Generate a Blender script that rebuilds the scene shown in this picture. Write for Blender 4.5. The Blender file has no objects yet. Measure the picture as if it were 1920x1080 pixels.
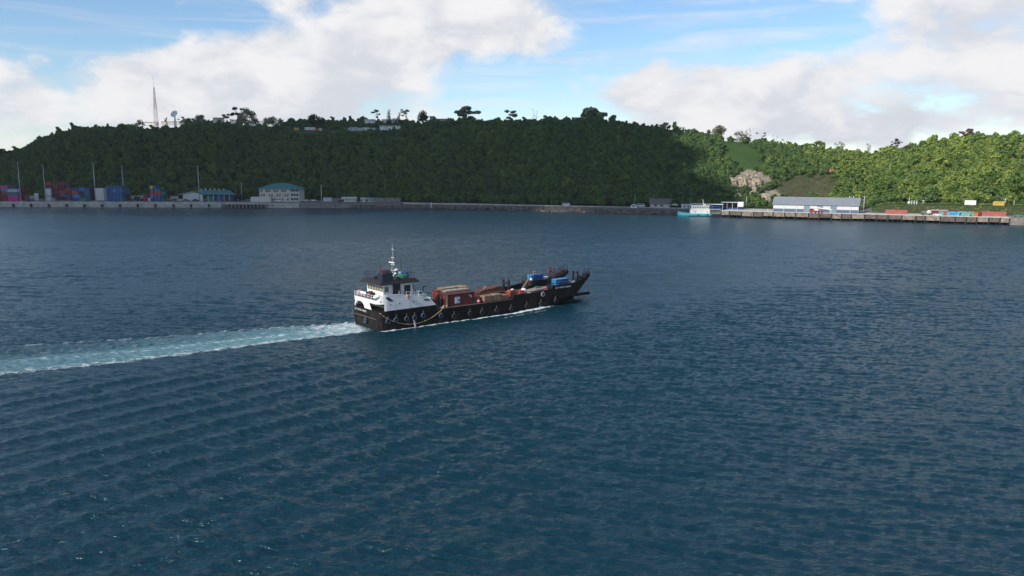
import bpy, bmesh, math, random
import numpy as np
from mathutils import Vector, Matrix, Quaternion

random.seed(7); rng = np.random.default_rng(7)
scene = bpy.context.scene
C = scene.collection

# ---------------------------------------------------------------- camera
FPX, CAM_H, HORIZON = 1493.0, 34.0, 310.0          # focal length in 1920-px units, height over the sea, horizon row
PITCH = math.atan((540 - HORIZON) / FPX)
cam_data = bpy.data.cameras.new('camera'); cam = bpy.data.objects.new('camera', cam_data); C.objects.link(cam)
cam_data.sensor_width = 36; cam_data.lens = FPX / 1920 * 36
cam_data.clip_start = 0.5; cam_data.clip_end = 20000
cam.location = (0, 0, CAM_H); cam.rotation_euler = (math.pi / 2 - PITCH, 0, 0)
scene.camera = cam
# ---------------------------------------------------------------- light and colour management
SUN_EL = math.radians(36); SUN_AZ = math.atan2(-0.74, -0.67)      # towards the sun: from the left, behind the camera
SUN_DIR = Vector((math.sin(SUN_AZ) * math.cos(SUN_EL), math.cos(SUN_AZ) * math.cos(SUN_EL), math.sin(SUN_EL)))
sd = bpy.data.lights.new('sun', 'SUN'); sun = bpy.data.objects.new('sun', sd); C.objects.link(sun)
sd.energy = 3.9; sd.angle = math.radians(0.9); sd.color = (1.0, 0.94, 0.84)
sun.rotation_mode = 'QUATERNION'; sun.rotation_quaternion = SUN_DIR.to_track_quat('Z', 'Y')
vs = scene.view_settings
vs.view_transform = 'Standard'; vs.look = 'None'; vs.gamma = 1; vs.exposure = 0.38; vs.use_curve_mapping = False
scene.cycles.max_bounces = 6; scene.cycles.transparent_max_bounces = 8; scene.cycles.volume_bounces = 0

world = bpy.data.worlds.new('World'); scene.world = world; world.use_nodes = True
def build_world():
    nt = world.node_tree; N = nt.nodes; L = nt.links; N.clear()
    def n(t, **k):
        o = N.new(t)
        for a, v in k.items(): setattr(o, a, v)
        return o
    def math_(op, a, b=None, c=None, clamp=False):
        m = n('ShaderNodeMath', operation=op); m.use_clamp = clamp
        for i, v in enumerate((a, b, c)):
            if v is None: continue
            if isinstance(v, (int, float)): m.inputs[i].default_value = v
            else: L.new(v, m.inputs[i])
        return m.outputs[0]
    sky = n('ShaderNodeTexSky', sky_type='NISHITA'); sky.sun_disc = False
    sky.sun_elevation = SUN_EL; sky.sun_rotation = SUN_AZ; sky.altitude = 0; sky.air_density = 1.0; sky.dust_density = 0.05; sky.ozone_density = 3.0
    tc = n('ShaderNodeTexCoord'); sep = n('ShaderNodeSeparateXYZ'); L.new(tc.outputs['Generated'], sep.inputs[0])
    X, Y, Z = sep.outputs
    az = math_('ARCTAN2', X, Y); el = math_('ARCSINE', Z)
    # cloud deck coordinates: noise lives on a layer seen in perspective near the horizon
    comb = n('ShaderNodeCombineXYZ'); L.new(az, comb.inputs[0]); L.new(math_('MULTIPLY', el, 1.9), comb.inputs[1])
    def noise(scale, detail, rough, off, dist=0.0):
        mp = n('ShaderNodeMapping'); mp.inputs['Location'].default_value = off; L.new(comb.outputs[0], mp.inputs[0])
        t = n('ShaderNodeTexNoise'); t.inputs['Scale'].default_value = scale; t.inputs['Detail'].default_value = detail
        t.inputs['Roughness'].default_value = rough; t.inputs['Distortion'].default_value = dist
        L.new(mp.outputs[0], t.inputs['Vector']); return t.outputs[0]
    big = noise(4.2, 7, 0.55, (3.1, 1.7, 0.4), 0.3)
    fine = noise(11.0, 9, 0.58, (1.3, 5.2, 0.9), 0.25)
    dens = math_('ADD', math_('MULTIPLY', math_('SUBTRACT', big, 0.52), 2.3), math_('MULTIPLY', math_('SUBTRACT', fine, 0.5), 2.0))
    # the cloud banks and the blue gaps seen over the ridge (column, row, radius, radius, weight)
    banks = [(760, 40, 310, 90, .62), (480, 125, 210, 55, .52), (310, 165, 150, 58, .66), (500, 195, 300, 50, .70), (940, 25, 150, 65, .42), (690, 130, 190, 55, .42),
             (15, 225, 140, 62, .60), (372, 22, 38, 28, .52), (1240, 170, 140, 55, .55), (1490, 165, 140, 48, .62), (1600, 225, 300, 55, .62), (1130, 190, 60, 30, .3),
             (1800, 80, 200, 95, .80), (1560, 8, 240, 28, .36), (1890, 205, 100, 40, .50), (1360, 235, 220, 42, .58), (1680, 140, 120, 50, .12),
             (170, 75, 180, 60, -.42), (1200, 55, 140, 62, -.55), (940, 168, 140, 38, -.75), (165, 185, 50, 40, -.6), (1515, 75, 55, 32, -.65),
             (1760, 205, 90, 24, -.28), (230, 25, 120, 40, -.45), (1340, 85, 80, 28, -.3), (1040, 212, 70, 24, -.45), (475, 52, 60, 20, -.4), (1120, 120, 80, 36, -.25)]
    def ss(v, lo, hi):
        k = n('ShaderNodeMapRange', interpolation_type='SMOOTHSTEP'); k.inputs[1].default_value = lo; k.inputs[2].default_value = hi; L.new(v, k.inputs[0]); return k.outputs[0]
    # the same broken cover goes on all round, opening towards the zenith
    around = math_('MULTIPLY', ss(math_('ABSOLUTE', az), 0.6, 0.95), 0.22)
    dens = math_('ADD', dens, math_('SUBTRACT', around, math_('MULTIPLY', ss(el, 0.26, 0.75), 0.38)))
    for px, py, rx, ry, w in banks:
        a0 = math.atan((px - 960) / FPX); e0 = (HORIZON - py) / FPX
        da = math_('DIVIDE', math_('SUBTRACT', az, a0), rx / FPX); de = math_('DIVIDE', math_('SUBTRACT', el, e0), ry / FPX)
        r2 = math_('ADD', math_('MULTIPLY', da, da), math_('MULTIPLY', de, de))
        g = math_('MULTIPLY', math_('POWER', 2.71828, math_('MULTIPLY', r2, -1.0)), w)
        dens = math_('ADD', dens, g)
    mr = n('ShaderNodeMapRange', interpolation_type='SMOOTHSTEP'); L.new(dens, mr.inputs[0])
    mr.inputs[1].default_value = -0.05; mr.inputs[2].default_value = 0.60
    # thin high streaks
    mp = n('ShaderNodeMapping'); mp.inputs['Scale'].default_value = (1.6, 9.0, 1); mp.inputs['Rotation'].default_value = (0, 0, 0.12); L.new(comb.outputs[0], mp.inputs[0])
    st = n('ShaderNodeTexNoise'); st.inputs['Scale'].default_value = 3.2; st.inputs['Detail'].default_value = 7; st.inputs['Distortion'].default_value = 0.6; L.new(mp.outputs[0], st.inputs['Vector'])
    ms = n('ShaderNodeMapRange', interpolation_type='SMOOTHSTEP'); L.new(st.outputs[0], ms.inputs[0]); ms.inputs[1].default_value = 0.42; ms.inputs[2].default_value = 0.75; ms.inputs[4].default_value = 0.52
    cover = math_('MAXIMUM', mr.outputs[0], ms.outputs[0])
    # cloud tone: bright heads, lavender grey bellies
    tone = noise(5.5, 6, 0.5, (7.7, 2.3, 3.0), 0.2)
    mt = n('ShaderNodeMapRange', interpolation_type='SMOOTHSTEP'); L.new(math_('ADD', tone, math_('MULTIPLY', math_('SUBTRACT', fine, 0.5), 1.1)), mt.inputs[0]); mt.inputs[1].default_value = 0.36; mt.inputs[2].default_value = 0.68
    cc = n('ShaderNodeMix', data_type='RGBA'); L.new(mt.outputs[0], cc.inputs[0])
    cc.inputs[6].default_value = (5.3, 5.5, 6.0, 1); cc.inputs[7].default_value = (7.0, 6.98, 7.1, 1)
    gain = n('ShaderNodeMix', data_type='RGBA', blend_type='MULTIPLY'); gain.inputs[0].default_value = 1; L.new(sky.outputs[0], gain.inputs[6]); gain.inputs[7].default_value = (0.95, 1.04, 1.12, 1)
    mix = n('ShaderNodeMix', data_type='RGBA'); L.new(cover, mix.inputs[0]); L.new(gain.outputs[2], mix.inputs[6]); L.new(cc.outputs[2], mix.inputs[7])
    bg = n('ShaderNodeBackground'); bg.inputs[1].default_value = 0.1; L.new(mix.outputs[2], bg.inputs[0])
    out = n('ShaderNodeOutputWorld'); L.new(bg.outputs[0], out.inputs[0])
build_world()

# ---------------------------------------------------------------- where a column and row of the photograph lie in the place
_c, _s = math.cos(PITCH), math.sin(PITCH)
def ray(px, py):
    u = (px - 960) / FPX; v = (540 - py) / FPX
    return (u, _c + v * _s, -_s + v * _c)
def at(px, py, z=0.0):
    d = ray(px, py); t = (z - CAM_H) / d[2]; return Vector((d[0] * t, d[1] * t, z))
def wx(px, Y, z=4.0):
    return (px - 960) / FPX * (Y * _c - (z - CAM_H) * _s)
def zat(py, Y):
    d = ray(960, py); return CAM_H + d[2] * Y / d[1]
def project(x, y, z):
    zz = y * _c - (z - CAM_H) * _s; yy = y * _s + (z - CAM_H) * _c
    return 960 + FPX * x / zz, 540 - FPX * yy / zz

# ---------------------------------------------------------------- materials
MATS = {}
def mat(name, rgb, rough=0.6, metal=0.0, var=0.18, scale=1.2, bump=0.0, grime=None, spec=None):
    if name in MATS: return MATS[name]
    m = bpy.data.materials.new(name); m.use_nodes = True; nt = m.node_tree; b = nt.nodes['Principled BSDF']
    b.inputs['Roughness'].default_value = rough; b.inputs['Metallic'].default_value = metal
    if spec is not None: b.inputs['Specular IOR Level'].default_value = spec
    tc = nt.nodes.new('ShaderNodeTexCoord'); no = nt.nodes.new('ShaderNodeTexNoise')
    no.inputs['Scale'].default_value = scale; no.inputs['Detail'].default_value = 6; no.inputs['Roughness'].default_value = 0.65
    nt.links.new(tc.outputs['Object'], no.inputs['Vector'])
    mx = nt.nodes.new('ShaderNodeMix'); mx.data_type = 'RGBA'
    g = grime or tuple(c * (1 - 2 * var) for c in rgb)
    mx.inputs[6].default_value = (*g, 1); mx.inputs[7].default_value = (*[min(1, c * (1 + var * .5)) for c in rgb], 1)
    mr = nt.nodes.new('ShaderNodeMapRange'); mr.inputs[1].default_value = 0.3; mr.inputs[2].default_value = 0.55 if grime else 0.7
    nt.links.new(no.outputs[0], mr.inputs[0]); nt.links.new(mr.outputs[0], mx.inputs[0]); nt.links.new(mx.outputs[2], b.inputs['Base Color'])
    if bump:
        bn = nt.nodes.new('ShaderNodeBump'); bn.inputs['Strength'].default_value = bump; bn.inputs['Distance'].default_value = 0.3
        nt.links.new(no.outputs[0], bn.inputs['Height']); nt.links.new(bn.outputs[0], b.inputs['Normal'])
    MATS[name] = m; return m

# ---------------------------------------------------------------- mesh builder
class MB:
    def __init__(s): s.v = []; s.f = []
    def add(s, vs, fs):
        o = len(s.v); s.v += [tuple(v) for v in vs]; s.f += [tuple(i + o for i in f) for f in fs]; return s
    def box(s, c, d, rz=0.0, M=None):
        hx, hy, hz = d[0] / 2, d[1] / 2, d[2] / 2; cs, sn = math.cos(rz), math.sin(rz); vs = []
        for z in (-hz, hz):
            for x, y in ((-hx, -hy), (hx, -hy), (hx, hy), (-hx, hy)):
                vs.append((c[0] + x * cs - y * sn, c[1] + x * sn + y * cs, c[2] + z))
        if M: vs = [M @ Vector(v) for v in vs]
        return s.add(vs, [(3, 2, 1, 0), (4, 5, 6, 7), (0, 1, 5, 4), (1, 2, 6, 5), (2, 3, 7, 6), (3, 0, 4, 7)])
    def b2(s, a, b):
        return s.box([(a[i] + b[i]) / 2 for i in range(3)], [abs(b[i] - a[i]) for i in range(3)])
    def tube(s, p, q, r, r2=None, n=8, cap=True):
        p, q = Vector(p), Vector(q); r2 = r if r2 is None else r2
        d = (q - p).normalized(); a = d.orthogonal().normalized(); b = d.cross(a)
        vs = []
        for P, R in ((p, r), (q, r2)):
            for i in range(n):
                t = 2 * math.pi * i / n; vs.append(P + (a * math.cos(t) + b * math.sin(t)) * R)
        fs = [(i, (i + 1) % n, n + (i + 1) % n, n + i) for i in range(n)]
        if cap: fs += [tuple(range(n - 1, -1, -1)), tuple(range(n, 2 * n))]
        return s.add(vs, fs)
    def path(s, pts, r, n=6):
        for a, b in zip(pts[:-1], pts[1:]): s.tube(a, b, r, n=n)
        return s
    def prism(s, poly, y0, y1, axis='y'):
        """poly of (x, z) extruded along y (axis='y'), (y, z) along x (axis='x') or (x, y) along z (axis='z')"""
        n = len(poly)
        def mk(a, b, t): return (a, t, b) if axis == 'y' else ((t, a, b) if axis == 'x' else (a, b, t))
        vs = [mk(a, b, y0) for a, b in poly] + [mk(a, b, y1) for a, b in poly]
        fs = [tuple(range(n)), tuple(range(2 * n - 1, n - 1, -1))] + [(i, n + i, n + (i + 1) % n, (i + 1) % n) for i in range(n)]
        return s.add(vs, fs)
    def torus(s, c, R, r, normal='y', n=16, m=8):
        vs = []; fs = []
        for i in range(n):
            a = 2 * math.pi * i / n
            for j in range(m):
                b = 2 * math.pi * j / m; rr = R + r * math.cos(b); h = r * math.sin(b)
                p = (rr * math.cos(a), h, rr * math.sin(a)) if normal == 'y' else ((h, rr * math.cos(a), rr * math.sin(a)) if normal == 'x' else (rr * math.cos(a), rr * math.sin(a), h))
                vs.append((c[0] + p[0], c[1] + p[1], c[2] + p[2]))
        for i in range(n):
            for j in range(m): fs.append((i * m + j, ((i + 1) % n) * m + j, ((i + 1) % n) * m + (j + 1) % m, i * m + (j + 1) % m))
        return s.add(vs, fs)
    def ball(s, c, r, n=10, m=6, jit=0.0, squash=(1, 1, 1)):
        vs = [(c[0], c[1], c[2] - r * squash[2])]; fs = []
        for j in range(1, m):
            t = -math.pi / 2 + math.pi * j / m
            for i in range(n):
                a = 2 * math.pi * i / n; k = r * (1 + jit * random.uniform(-1, 1))
                vs.append((c[0] + k * math.cos(t) * math.cos(a) * squash[0], c[1] + k * math.cos(t) * math.sin(a) * squash[1], c[2] + k * math.sin(t) * squash[2]))
        vs.append((c[0], c[1], c[2] + r * squash[2])); top = len(vs) - 1
        for i in range(n):
            fs.append((0, 1 + (i + 1) % n, 1 + i)); fs.append((top, top - n + i, top - n + (i + 1) % n))
        for j in range(m - 2):
            for i in range(n):
                a = 1 + j * n + i; b = 1 + j * n + (i + 1) % n; fs.append((a, b, b + n, a + n))
        return s.add(vs, fs)
    def mesh(s, name, smooth=False, fix=True):
        me = bpy.data.meshes.new(name); me.from_pydata(s.v, [], s.f); me.update()
        if fix:
            bm = bmesh.new(); bm.from_mesh(me); bmesh.ops.recalc_face_normals(bm, faces=bm.faces); bm.to_mesh(me); bm.free()
        if smooth: me.polygons.foreach_set('use_smooth', [True] * len(me.polygons))
        return me
    def build(s, name, m, parent=None, smooth=False, fix=True):
        me = s.mesh(name, smooth, fix); me.materials.append(m)
        return link(name, me, parent)
def link(name, data, parent=None):
    o = bpy.data.objects.new(name, data); C.objects.link(o)
    if parent is not None: o.parent = parent
    return o
def tag(o, label, cat=None, group=None, kind=None):
    if label: o['label'] = label
    if cat: o['category'] = cat
    if group: o['group'] = group
    if kind: o['kind'] = kind
    return o
def thing(name, label, cat, loc=(0, 0, 0), rz=0.0, group=None):
    o = link(name, None); o.location = loc; o.rotation_euler = (0, 0, rz); return tag(o, label, cat, group)
def copy_tree(o, parent=None):
    c = o.copy(); C.objects.link(c); c.parent = parent
    for ch in list(o.children): copy_tree(ch, c)
    return c
def text(name, body, size, m, parent, loc, rot, ext=0.01):
    cu = bpy.data.curves.new(name, 'FONT'); cu.body = body; cu.size = size; cu.extrude = ext; cu.align_x = 'CENTER'; cu.align_y = 'CENTER'
    cu.materials.append(m); o = link(name, cu, parent); o.location = loc; o.rotation_euler = rot; return o

def text_mesh(name, body, size, m, parent, loc, rot, ext=.01):
    o = text(name, body, size, m, parent, loc, rot, ext); dg = bpy.context.evaluated_depsgraph_get(); dg.update(); me = bpy.data.meshes.new_from_object(o.evaluated_get(dg)); bpy.data.objects.remove(o)
    k = link(name, me, parent); k.location = loc; k.rotation_euler = rot
    if not me.materials: me.materials.append(m)
    return k

# ---------------------------------------------------------------- the ship's own frame (x forward, y to port, z up)
SHIP_A = math.radians(38.5); SHIP_O = Vector((-31.03, 166.0, 0))
SHIP_M = Matrix.Translation(SHIP_O) @ Matrix.Rotation(SHIP_A, 4, 'Z')
def shipw(x, y, z=0.0): return SHIP_M @ Vector((x, y, z))

# ---------------------------------------------------------------- the lie of the land, by column of the photograph
K_PX    = [-900, -300,   0, 400, 560, 650, 750, 800, 900, 1050, 1150, 1230, 1280, 1380, 1450, 1600, 1700, 1820, 1890, 2100, 2800]
K_SHORE = [ 720,  680, 662, 654, 646, 646, 645, 635, 622,  593,  579,  567,  556,  545,  535,  513,  503,  489,  482,  460,  400]
K_FOOT  = [ 800,  765, 738, 732, 716, 692, 672, 653, 637,  609,  596,  592,  584,  574,  566,  550,  543,  530,  520,  500,  440]
R_PX = [-900, -150, -40,   0,  60, 100, 150, 250, 370, 450, 520, 560, 660, 750, 790, 850, 1000, 1140, 1200, 1300, 1400, 1500, 1600, 1640, 1700, 1740, 1790, 1850, 1920, 2050, 2800]
R_PY = [ 332,  320, 310, 304, 279, 261, 249, 243, 237, 238, 241, 247, 247, 247, 239, 236,  236,  237,  245,  259,  269,  283,  293,  300,  290,  281,  271,  267,  271,  275, 298]
R_D  = [ 830,  810, 800, 800, 800, 800, 800, 800, 800, 800, 800, 790, 790, 790, 800, 800,  800,  800,  790,  780,  760,  750,  750,  750,  690,  650,  620,  600,  590,  580, 540]
APRON = 4.0
def knots(px):
    ys = np.interp(px, K_PX, K_SHORE); yf = np.interp(px, K_PX, K_FOOT); yr = np.interp(px, R_PX, R_D); rp = np.interp(px, R_PX, R_PY)
    v = (540 - rp) / FPX; hr = CAM_H + (-_s + v * _c) / (_c + v * _s) * yr
    return ys, yf, yr, hr
_ph = rng.uniform(0, 6.28, 40); _kx = rng.normal(0, 1, 40); _ky = rng.normal(0, 1, 40)
def wob(x, y, lam):
    r = 0
    for i in range(8): r = r + np.sin((x * _kx[i] + y * _ky[i]) * 6.28 / lam / 1.2 + _ph[i])
    return r / 4.0
def land(px, y):
    """ground height at photograph column px (a bearing) and distance y"""
    ys, yf, yr, hr = knots(px); x = (px - 960) / FPX * y
    bank = np.clip((px - 1625) / 40, 0, 1)
    ap = APRON + bank * 5.0 * np.clip((y - ys - 2) / 13, 0, 1)
    t = np.clip((y - yf) / (yr - yf), 0, 1)
    S = np.sin(t * math.pi / 2) ** 1.12
    h = ap + (hr - ap) * S + wob(x, y, 55) * 2.6 * np.sin(np.clip(t, 0, 1) * math.pi) + wob(x + 300, y, 150) * 3.0 * np.sin(t * math.pi)
    past = np.clip(y - yr, 0, None)
    back = np.interp(px, [480, 560, 780, 800], [0.02, 0.0, 0.0, 0.02])
    h = h + np.minimum(past, 60) * back
    benchp = np.clip((px - 500) / 50, 0, 1) * np.clip((800 - px) / 40, 0, 1)
    h = h + benchp * (np.clip((past - 35) / 70, 0, 1) ** 1.3 * 12 + np.clip(past, 0, 35) * 0.04)
    left = np.clip((60 - px) / 300, 0, 1)
    h = np.where(y < ys + 1.5, -2.0 + (APRON - 0.2 + 2.0) * np.clip((y - ys + 3) / 4.5, 0, 1), h)
    return h
def hit(px, py, y0=None):
    """first point of the ground on the sight line through a photograph pixel"""
    px_ = float(px); d = ray(px, py); ys, yf, yr, hr = knots(px_)
    y = float(ys) if y0 is None else y0
    while y < 1300:
        z = CAM_H + d[2] * y / d[1]
        if z <= float(land(px_, np.float64(y))) + 0.02: break
        y += 0.5
    return Vector((d[0] / d[1] * y, y, float(land(px_, np.float64(y)))))
def ground_at(px, Y):
    z = float(land(float(px), np.float64(Y))); return Vector((wx(px, Y, z), Y, z))
KB = _c + (540 - HORIZON) / FPX * _s
# ================================================================ THE SETTING: sea
def sea_material():
    m = bpy.data.materials.new('sea_water'); m.use_nodes = True; nt = m.node_tree; N = nt.nodes; L = nt.links
    b = N['Principled BSDF']; out = N['Material Output']
    b.inputs['Base Color'].default_value = (0.0026, 0.0285, 0.0440, 1); b.inputs['Roughness'].default_value = 0.14; b.inputs['IOR'].default_value = 1.333
    geo = N.new('ShaderNodeNewGeometry')
    def noise(scale, detail, rough, sc=(1, 1, 1), rot=0.0, src=None, dist=0.0):
        mp = N.new('ShaderNodeMapping'); mp.inputs['Scale'].default_value = sc; mp.inputs['Rotation'].default_value = (0, 0, rot)
        L.new(src or geo.outputs['Position'], mp.inputs[0]); t = N.new('ShaderNodeTexNoise')
        t.inputs['Scale'].default_value = scale; t.inputs['Detail'].default_value = detail; t.inputs['Roughness'].default_value = rough; t.inputs['Distortion'].default_value = dist
        L.new(mp.outputs[0], t.inputs['Vector']); return t.outputs[0]
    def M(op, a, c=None, clamp=False):
        k = N.new('ShaderNodeMath'); k.operation = op; k.use_clamp = clamp
        for i, v in enumerate((a, c)):
            if v is None: continue
            if isinstance(v, (int, float)): k.inputs[i].default_value = v
            else: L.new(v, k.inputs[i])
        return k.outputs[0]
    def smooth(v, a, c):
        k = N.new('ShaderNodeMapRange'); k.interpolation_type = 'SMOOTHSTEP'; k.inputs[1].default_value = a; k.inputs[2].default_value = c; L.new(v, k.inputs[0]); return k.outputs[0]
    n1 = noise(1.1, 4, 0.55, (0.6, 1.3, 1), 0.12, dist=0.5); n2 = noise(3.2, 3, 0.55, (0.6, 1.2, 1), -0.15)
    hgt = M('ADD', M('MULTIPLY', n1, 0.36), M('MULTIPLY', n2, 0.16))
    bump = N.new('ShaderNodeBump'); bump.inputs['Strength'].default_value = 1.0; bump.inputs['Distance'].default_value = 0.85; L.new(hgt, bump.inputs['Height']); L.new(bump.outputs[0], b.inputs['Normal'])
    def attr(nm):
        a = N.new('ShaderNodeAttribute'); a.attribute_name = nm; return a
    aw = attr('wake_uv'); am = attr('wake_mask'); sp = N.new('ShaderNodeSeparateColor'); L.new(am.outputs['Color'], sp.inputs[0])
    teal, line, hullf = sp.outputs[0], sp.outputs[1], sp.outputs[2]
    s1 = noise(0.5, 7, 0.66, (0.28, 1.3, 1), 0, aw.outputs['Vector'], 0.9); s2 = noise(1.0, 8, 0.72, (0.5, 1.3, 1), 0, aw.outputs['Vector'], 1.2); s3 = noise(1.1, 6, 0.7, (1, 1, 1), 0, None, 0.8)
    body = M('MULTIPLY', teal, smooth(M('ADD', M('MULTIPLY', s1, 0.75), M('MULTIPLY', teal, 0.4)), 0.28, 0.62))
    foam_l = M('MULTIPLY', smooth(M('ADD', line, M('MULTIPLY', M('SUBTRACT', s2, 0.5), 2.6)), 0.45, 1.0), M('MINIMUM', M('MULTIPLY', line, 3.0), 1.0))
    foam_b = M('MULTIPLY', smooth(s2, 0.49, 0.72), M('MULTIPLY', teal, 0.5))
    foam_h = M('MULTIPLY', smooth(M('ADD', hullf, M('MULTIPLY', M('SUBTRACT', s3, 0.5), 1.6)), 0.35, 0.9), M('MINIMUM', M('MULTIPLY', hullf, 3.0), 1.0))
    # scattered whitecap flecks
    w1 = noise(0.9, 4, 0.6, (0.25, 1.1, 1), 0.25); w2 = noise(0.045, 3, 0.5)
    caps = M('MULTIPLY', M('MULTIPLY', smooth(w1, 0.765, 0.83), smooth(w2, 0.5, 0.62)), 0.55)
    foam = M('MINIMUM', M('ADD', M('ADD', foam_l, foam_b), M('ADD', foam_h, caps)), 1.0)
    # aerated water under the foam, then foam itself
    cm = N.new('ShaderNodeMix'); cm.data_type = 'RGBA'; L.new(body, cm.inputs[0]); cm.inputs[6].default_value = (0.0026, 0.0285, 0.0440, 1); cm.inputs[7].default_value = (0.13, 0.27, 0.31, 1)
    L.new(cm.outputs[2], b.inputs['Base Color'])
    rr = N.new('ShaderNodeMapRange'); L.new(body, rr.inputs[0]); ag = attr('gloss'); L.new(ag.outputs['Fac'], rr.inputs[3]); rr.inputs[4].default_value = 0.45; L.new(rr.outputs[0], b.inputs['Roughness'])
    fd = N.new('ShaderNodeBsdfDiffuse'); fd.inputs[0].default_value = (0.52, 0.58, 0.60, 1); L.new(bump.outputs[0], fd.inputs['Normal'])
    ms = N.new('ShaderNodeMixShader'); L.new(foam, ms.inputs[0]); L.new(b.outputs[0], ms.inputs[1]); L.new(fd.outputs[0], ms.inputs[2]); L.new(ms.outputs[0], out.inputs[0])
    return m
SEA = sea_material()
# wind waves: many small trains around one heading, plus the ship's diverging wake waves on the near side
_W = []
_wr = random.Random(3)
for i in range(60):
    lam = 0.78 * (1.045 ** i)                                   # 0.8 to 10 m
    th = math.radians(-97) + _wr.gauss(0, 0.30 if lam > 1.6 else 0.42)
    slope = float(np.interp(lam, [0.8, 1.4, 2.2, 3.2, 5, 10], [0.080, 0.076, 0.044, 0.022, 0.011, 0.007])) * _wr.uniform(0.6, 1.35)
    _W.append((2 * math.pi / lam, math.cos(th), math.sin(th), slope * lam / (2 * math.pi), _wr.uniform(0, 6.28), lam))
WAKE_A = Vector((-32.5, 166.2)); WAKE_D = (Vector((-91, 136.3)) - WAKE_A).normalized(); WAKE_N = Vector((-WAKE_D.y, WAKE_D.x))   # N points to the camera's side
def wave_share(lam, y):
    """share of a wave train that is modelled as mesh; the rest is carried by the gloss"""
    lc = np.interp(y, [175, 222, 340, 401, 720], [0.68, 1.45, 1.45, 2.9, 2.9]); v = np.clip((lam / lc - 0.98) / 0.2, 0, 1)
    return v * v * (3 - 2 * v)
def ripple_gloss(y):
    var = np.zeros_like(y)
    for k, cx, cy, a, p, lam in _W: var += (a * k) ** 2 / 2 * (1 - wave_share(lam, y) ** 2)
    return (0.14 ** 4 + 2 * 0.012 * var) ** 0.25
def wave_height(x, y, spacing):
    z = np.zeros_like(x)
    for k, cx, cy, a, p, lam in _W:
        if lam < spacing * 2.29: continue
        fade = wave_share(lam, y)
        ph = k * (x * cx + y * cy) + p + 0.35 * np.sin(0.11 * x * cy - 0.13 * y * cx + p)
        z += a * fade * (np.sin(ph) - 0.28 * np.cos(2 * ph))
    gust = 0.85 + 0.3 * np.sin(x * 0.021 + 1.3) * np.sin(y * 0.017 + 0.4) + 0.2 * np.sin(x * 0.05 - y * 0.043)
    z *= np.clip(gust, 0.4, 1.4)
    # diverging waves trailing the ship: crests run away to the lower left
    s = (x - WAKE_A.x) * WAKE_D.x + (y - WAKE_A.y) * WAKE_D.y; t = (x - WAKE_A.x) * WAKE_N.x + (y - WAKE_A.y) * WAKE_N.y
    near = np.clip((t - 13 - 0.05 * s) / 10, 0, 1) * np.clip((s + 45) / 60, 0, 1) * np.exp(-np.clip(t - 60, 0, None) / 60)
    q = (x * 0.77 - y * 0.64)
    pk = np.sin(q * 2 * math.pi / 6.1 + 0.7 * np.sin(x * 0.06 + y * 0.05) + 0.5 * np.sin(y * 0.09 + 1))
    z += 0.15 * near * (pk + 1.2 * np.clip(pk, 0, 1) ** 4) * (0.6 + 0.4 * np.sin(x * 0.045 + y * 0.03))
    q2 = (x * 0.62 - y * 0.78)
    z += 0.045 * near * np.sin(q2 * 2 * math.pi / 2.7 + 0.8 * np.sin(x * 0.08 - 0.5))
    # the wake itself is churned
    hw = 6.2 + 0.115 * np.clip(s, 0, None)
    inw = np.exp(-(t / hw) ** 4) * np.clip(s / 4, 0, 1)
    z += inw * 0.10 * np.sin(x * 1.7 + 2 * np.sin(y * 0.9)) * np.sin(y * 1.9 + 1.5 * np.sin(x * 0.8))
    # bow wave rising along the hull
    lx = (x - SHIP_O.x) * math.cos(SHIP_A) + (y - SHIP_O.y) * math.sin(SHIP_A); ly = -(x - SHIP_O.x) * math.sin(SHIP_A) + (y - SHIP_O.y) * math.cos(SHIP_A)
    d = np.abs(ly) - 6.0
    z += 0.45 * np.exp(-((d - 0.8 - np.clip(46 - lx, 0, 50) * 0.03) / 1.1) ** 2) * np.exp(-((lx - 43) / 7) ** 2)
    return z
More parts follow.
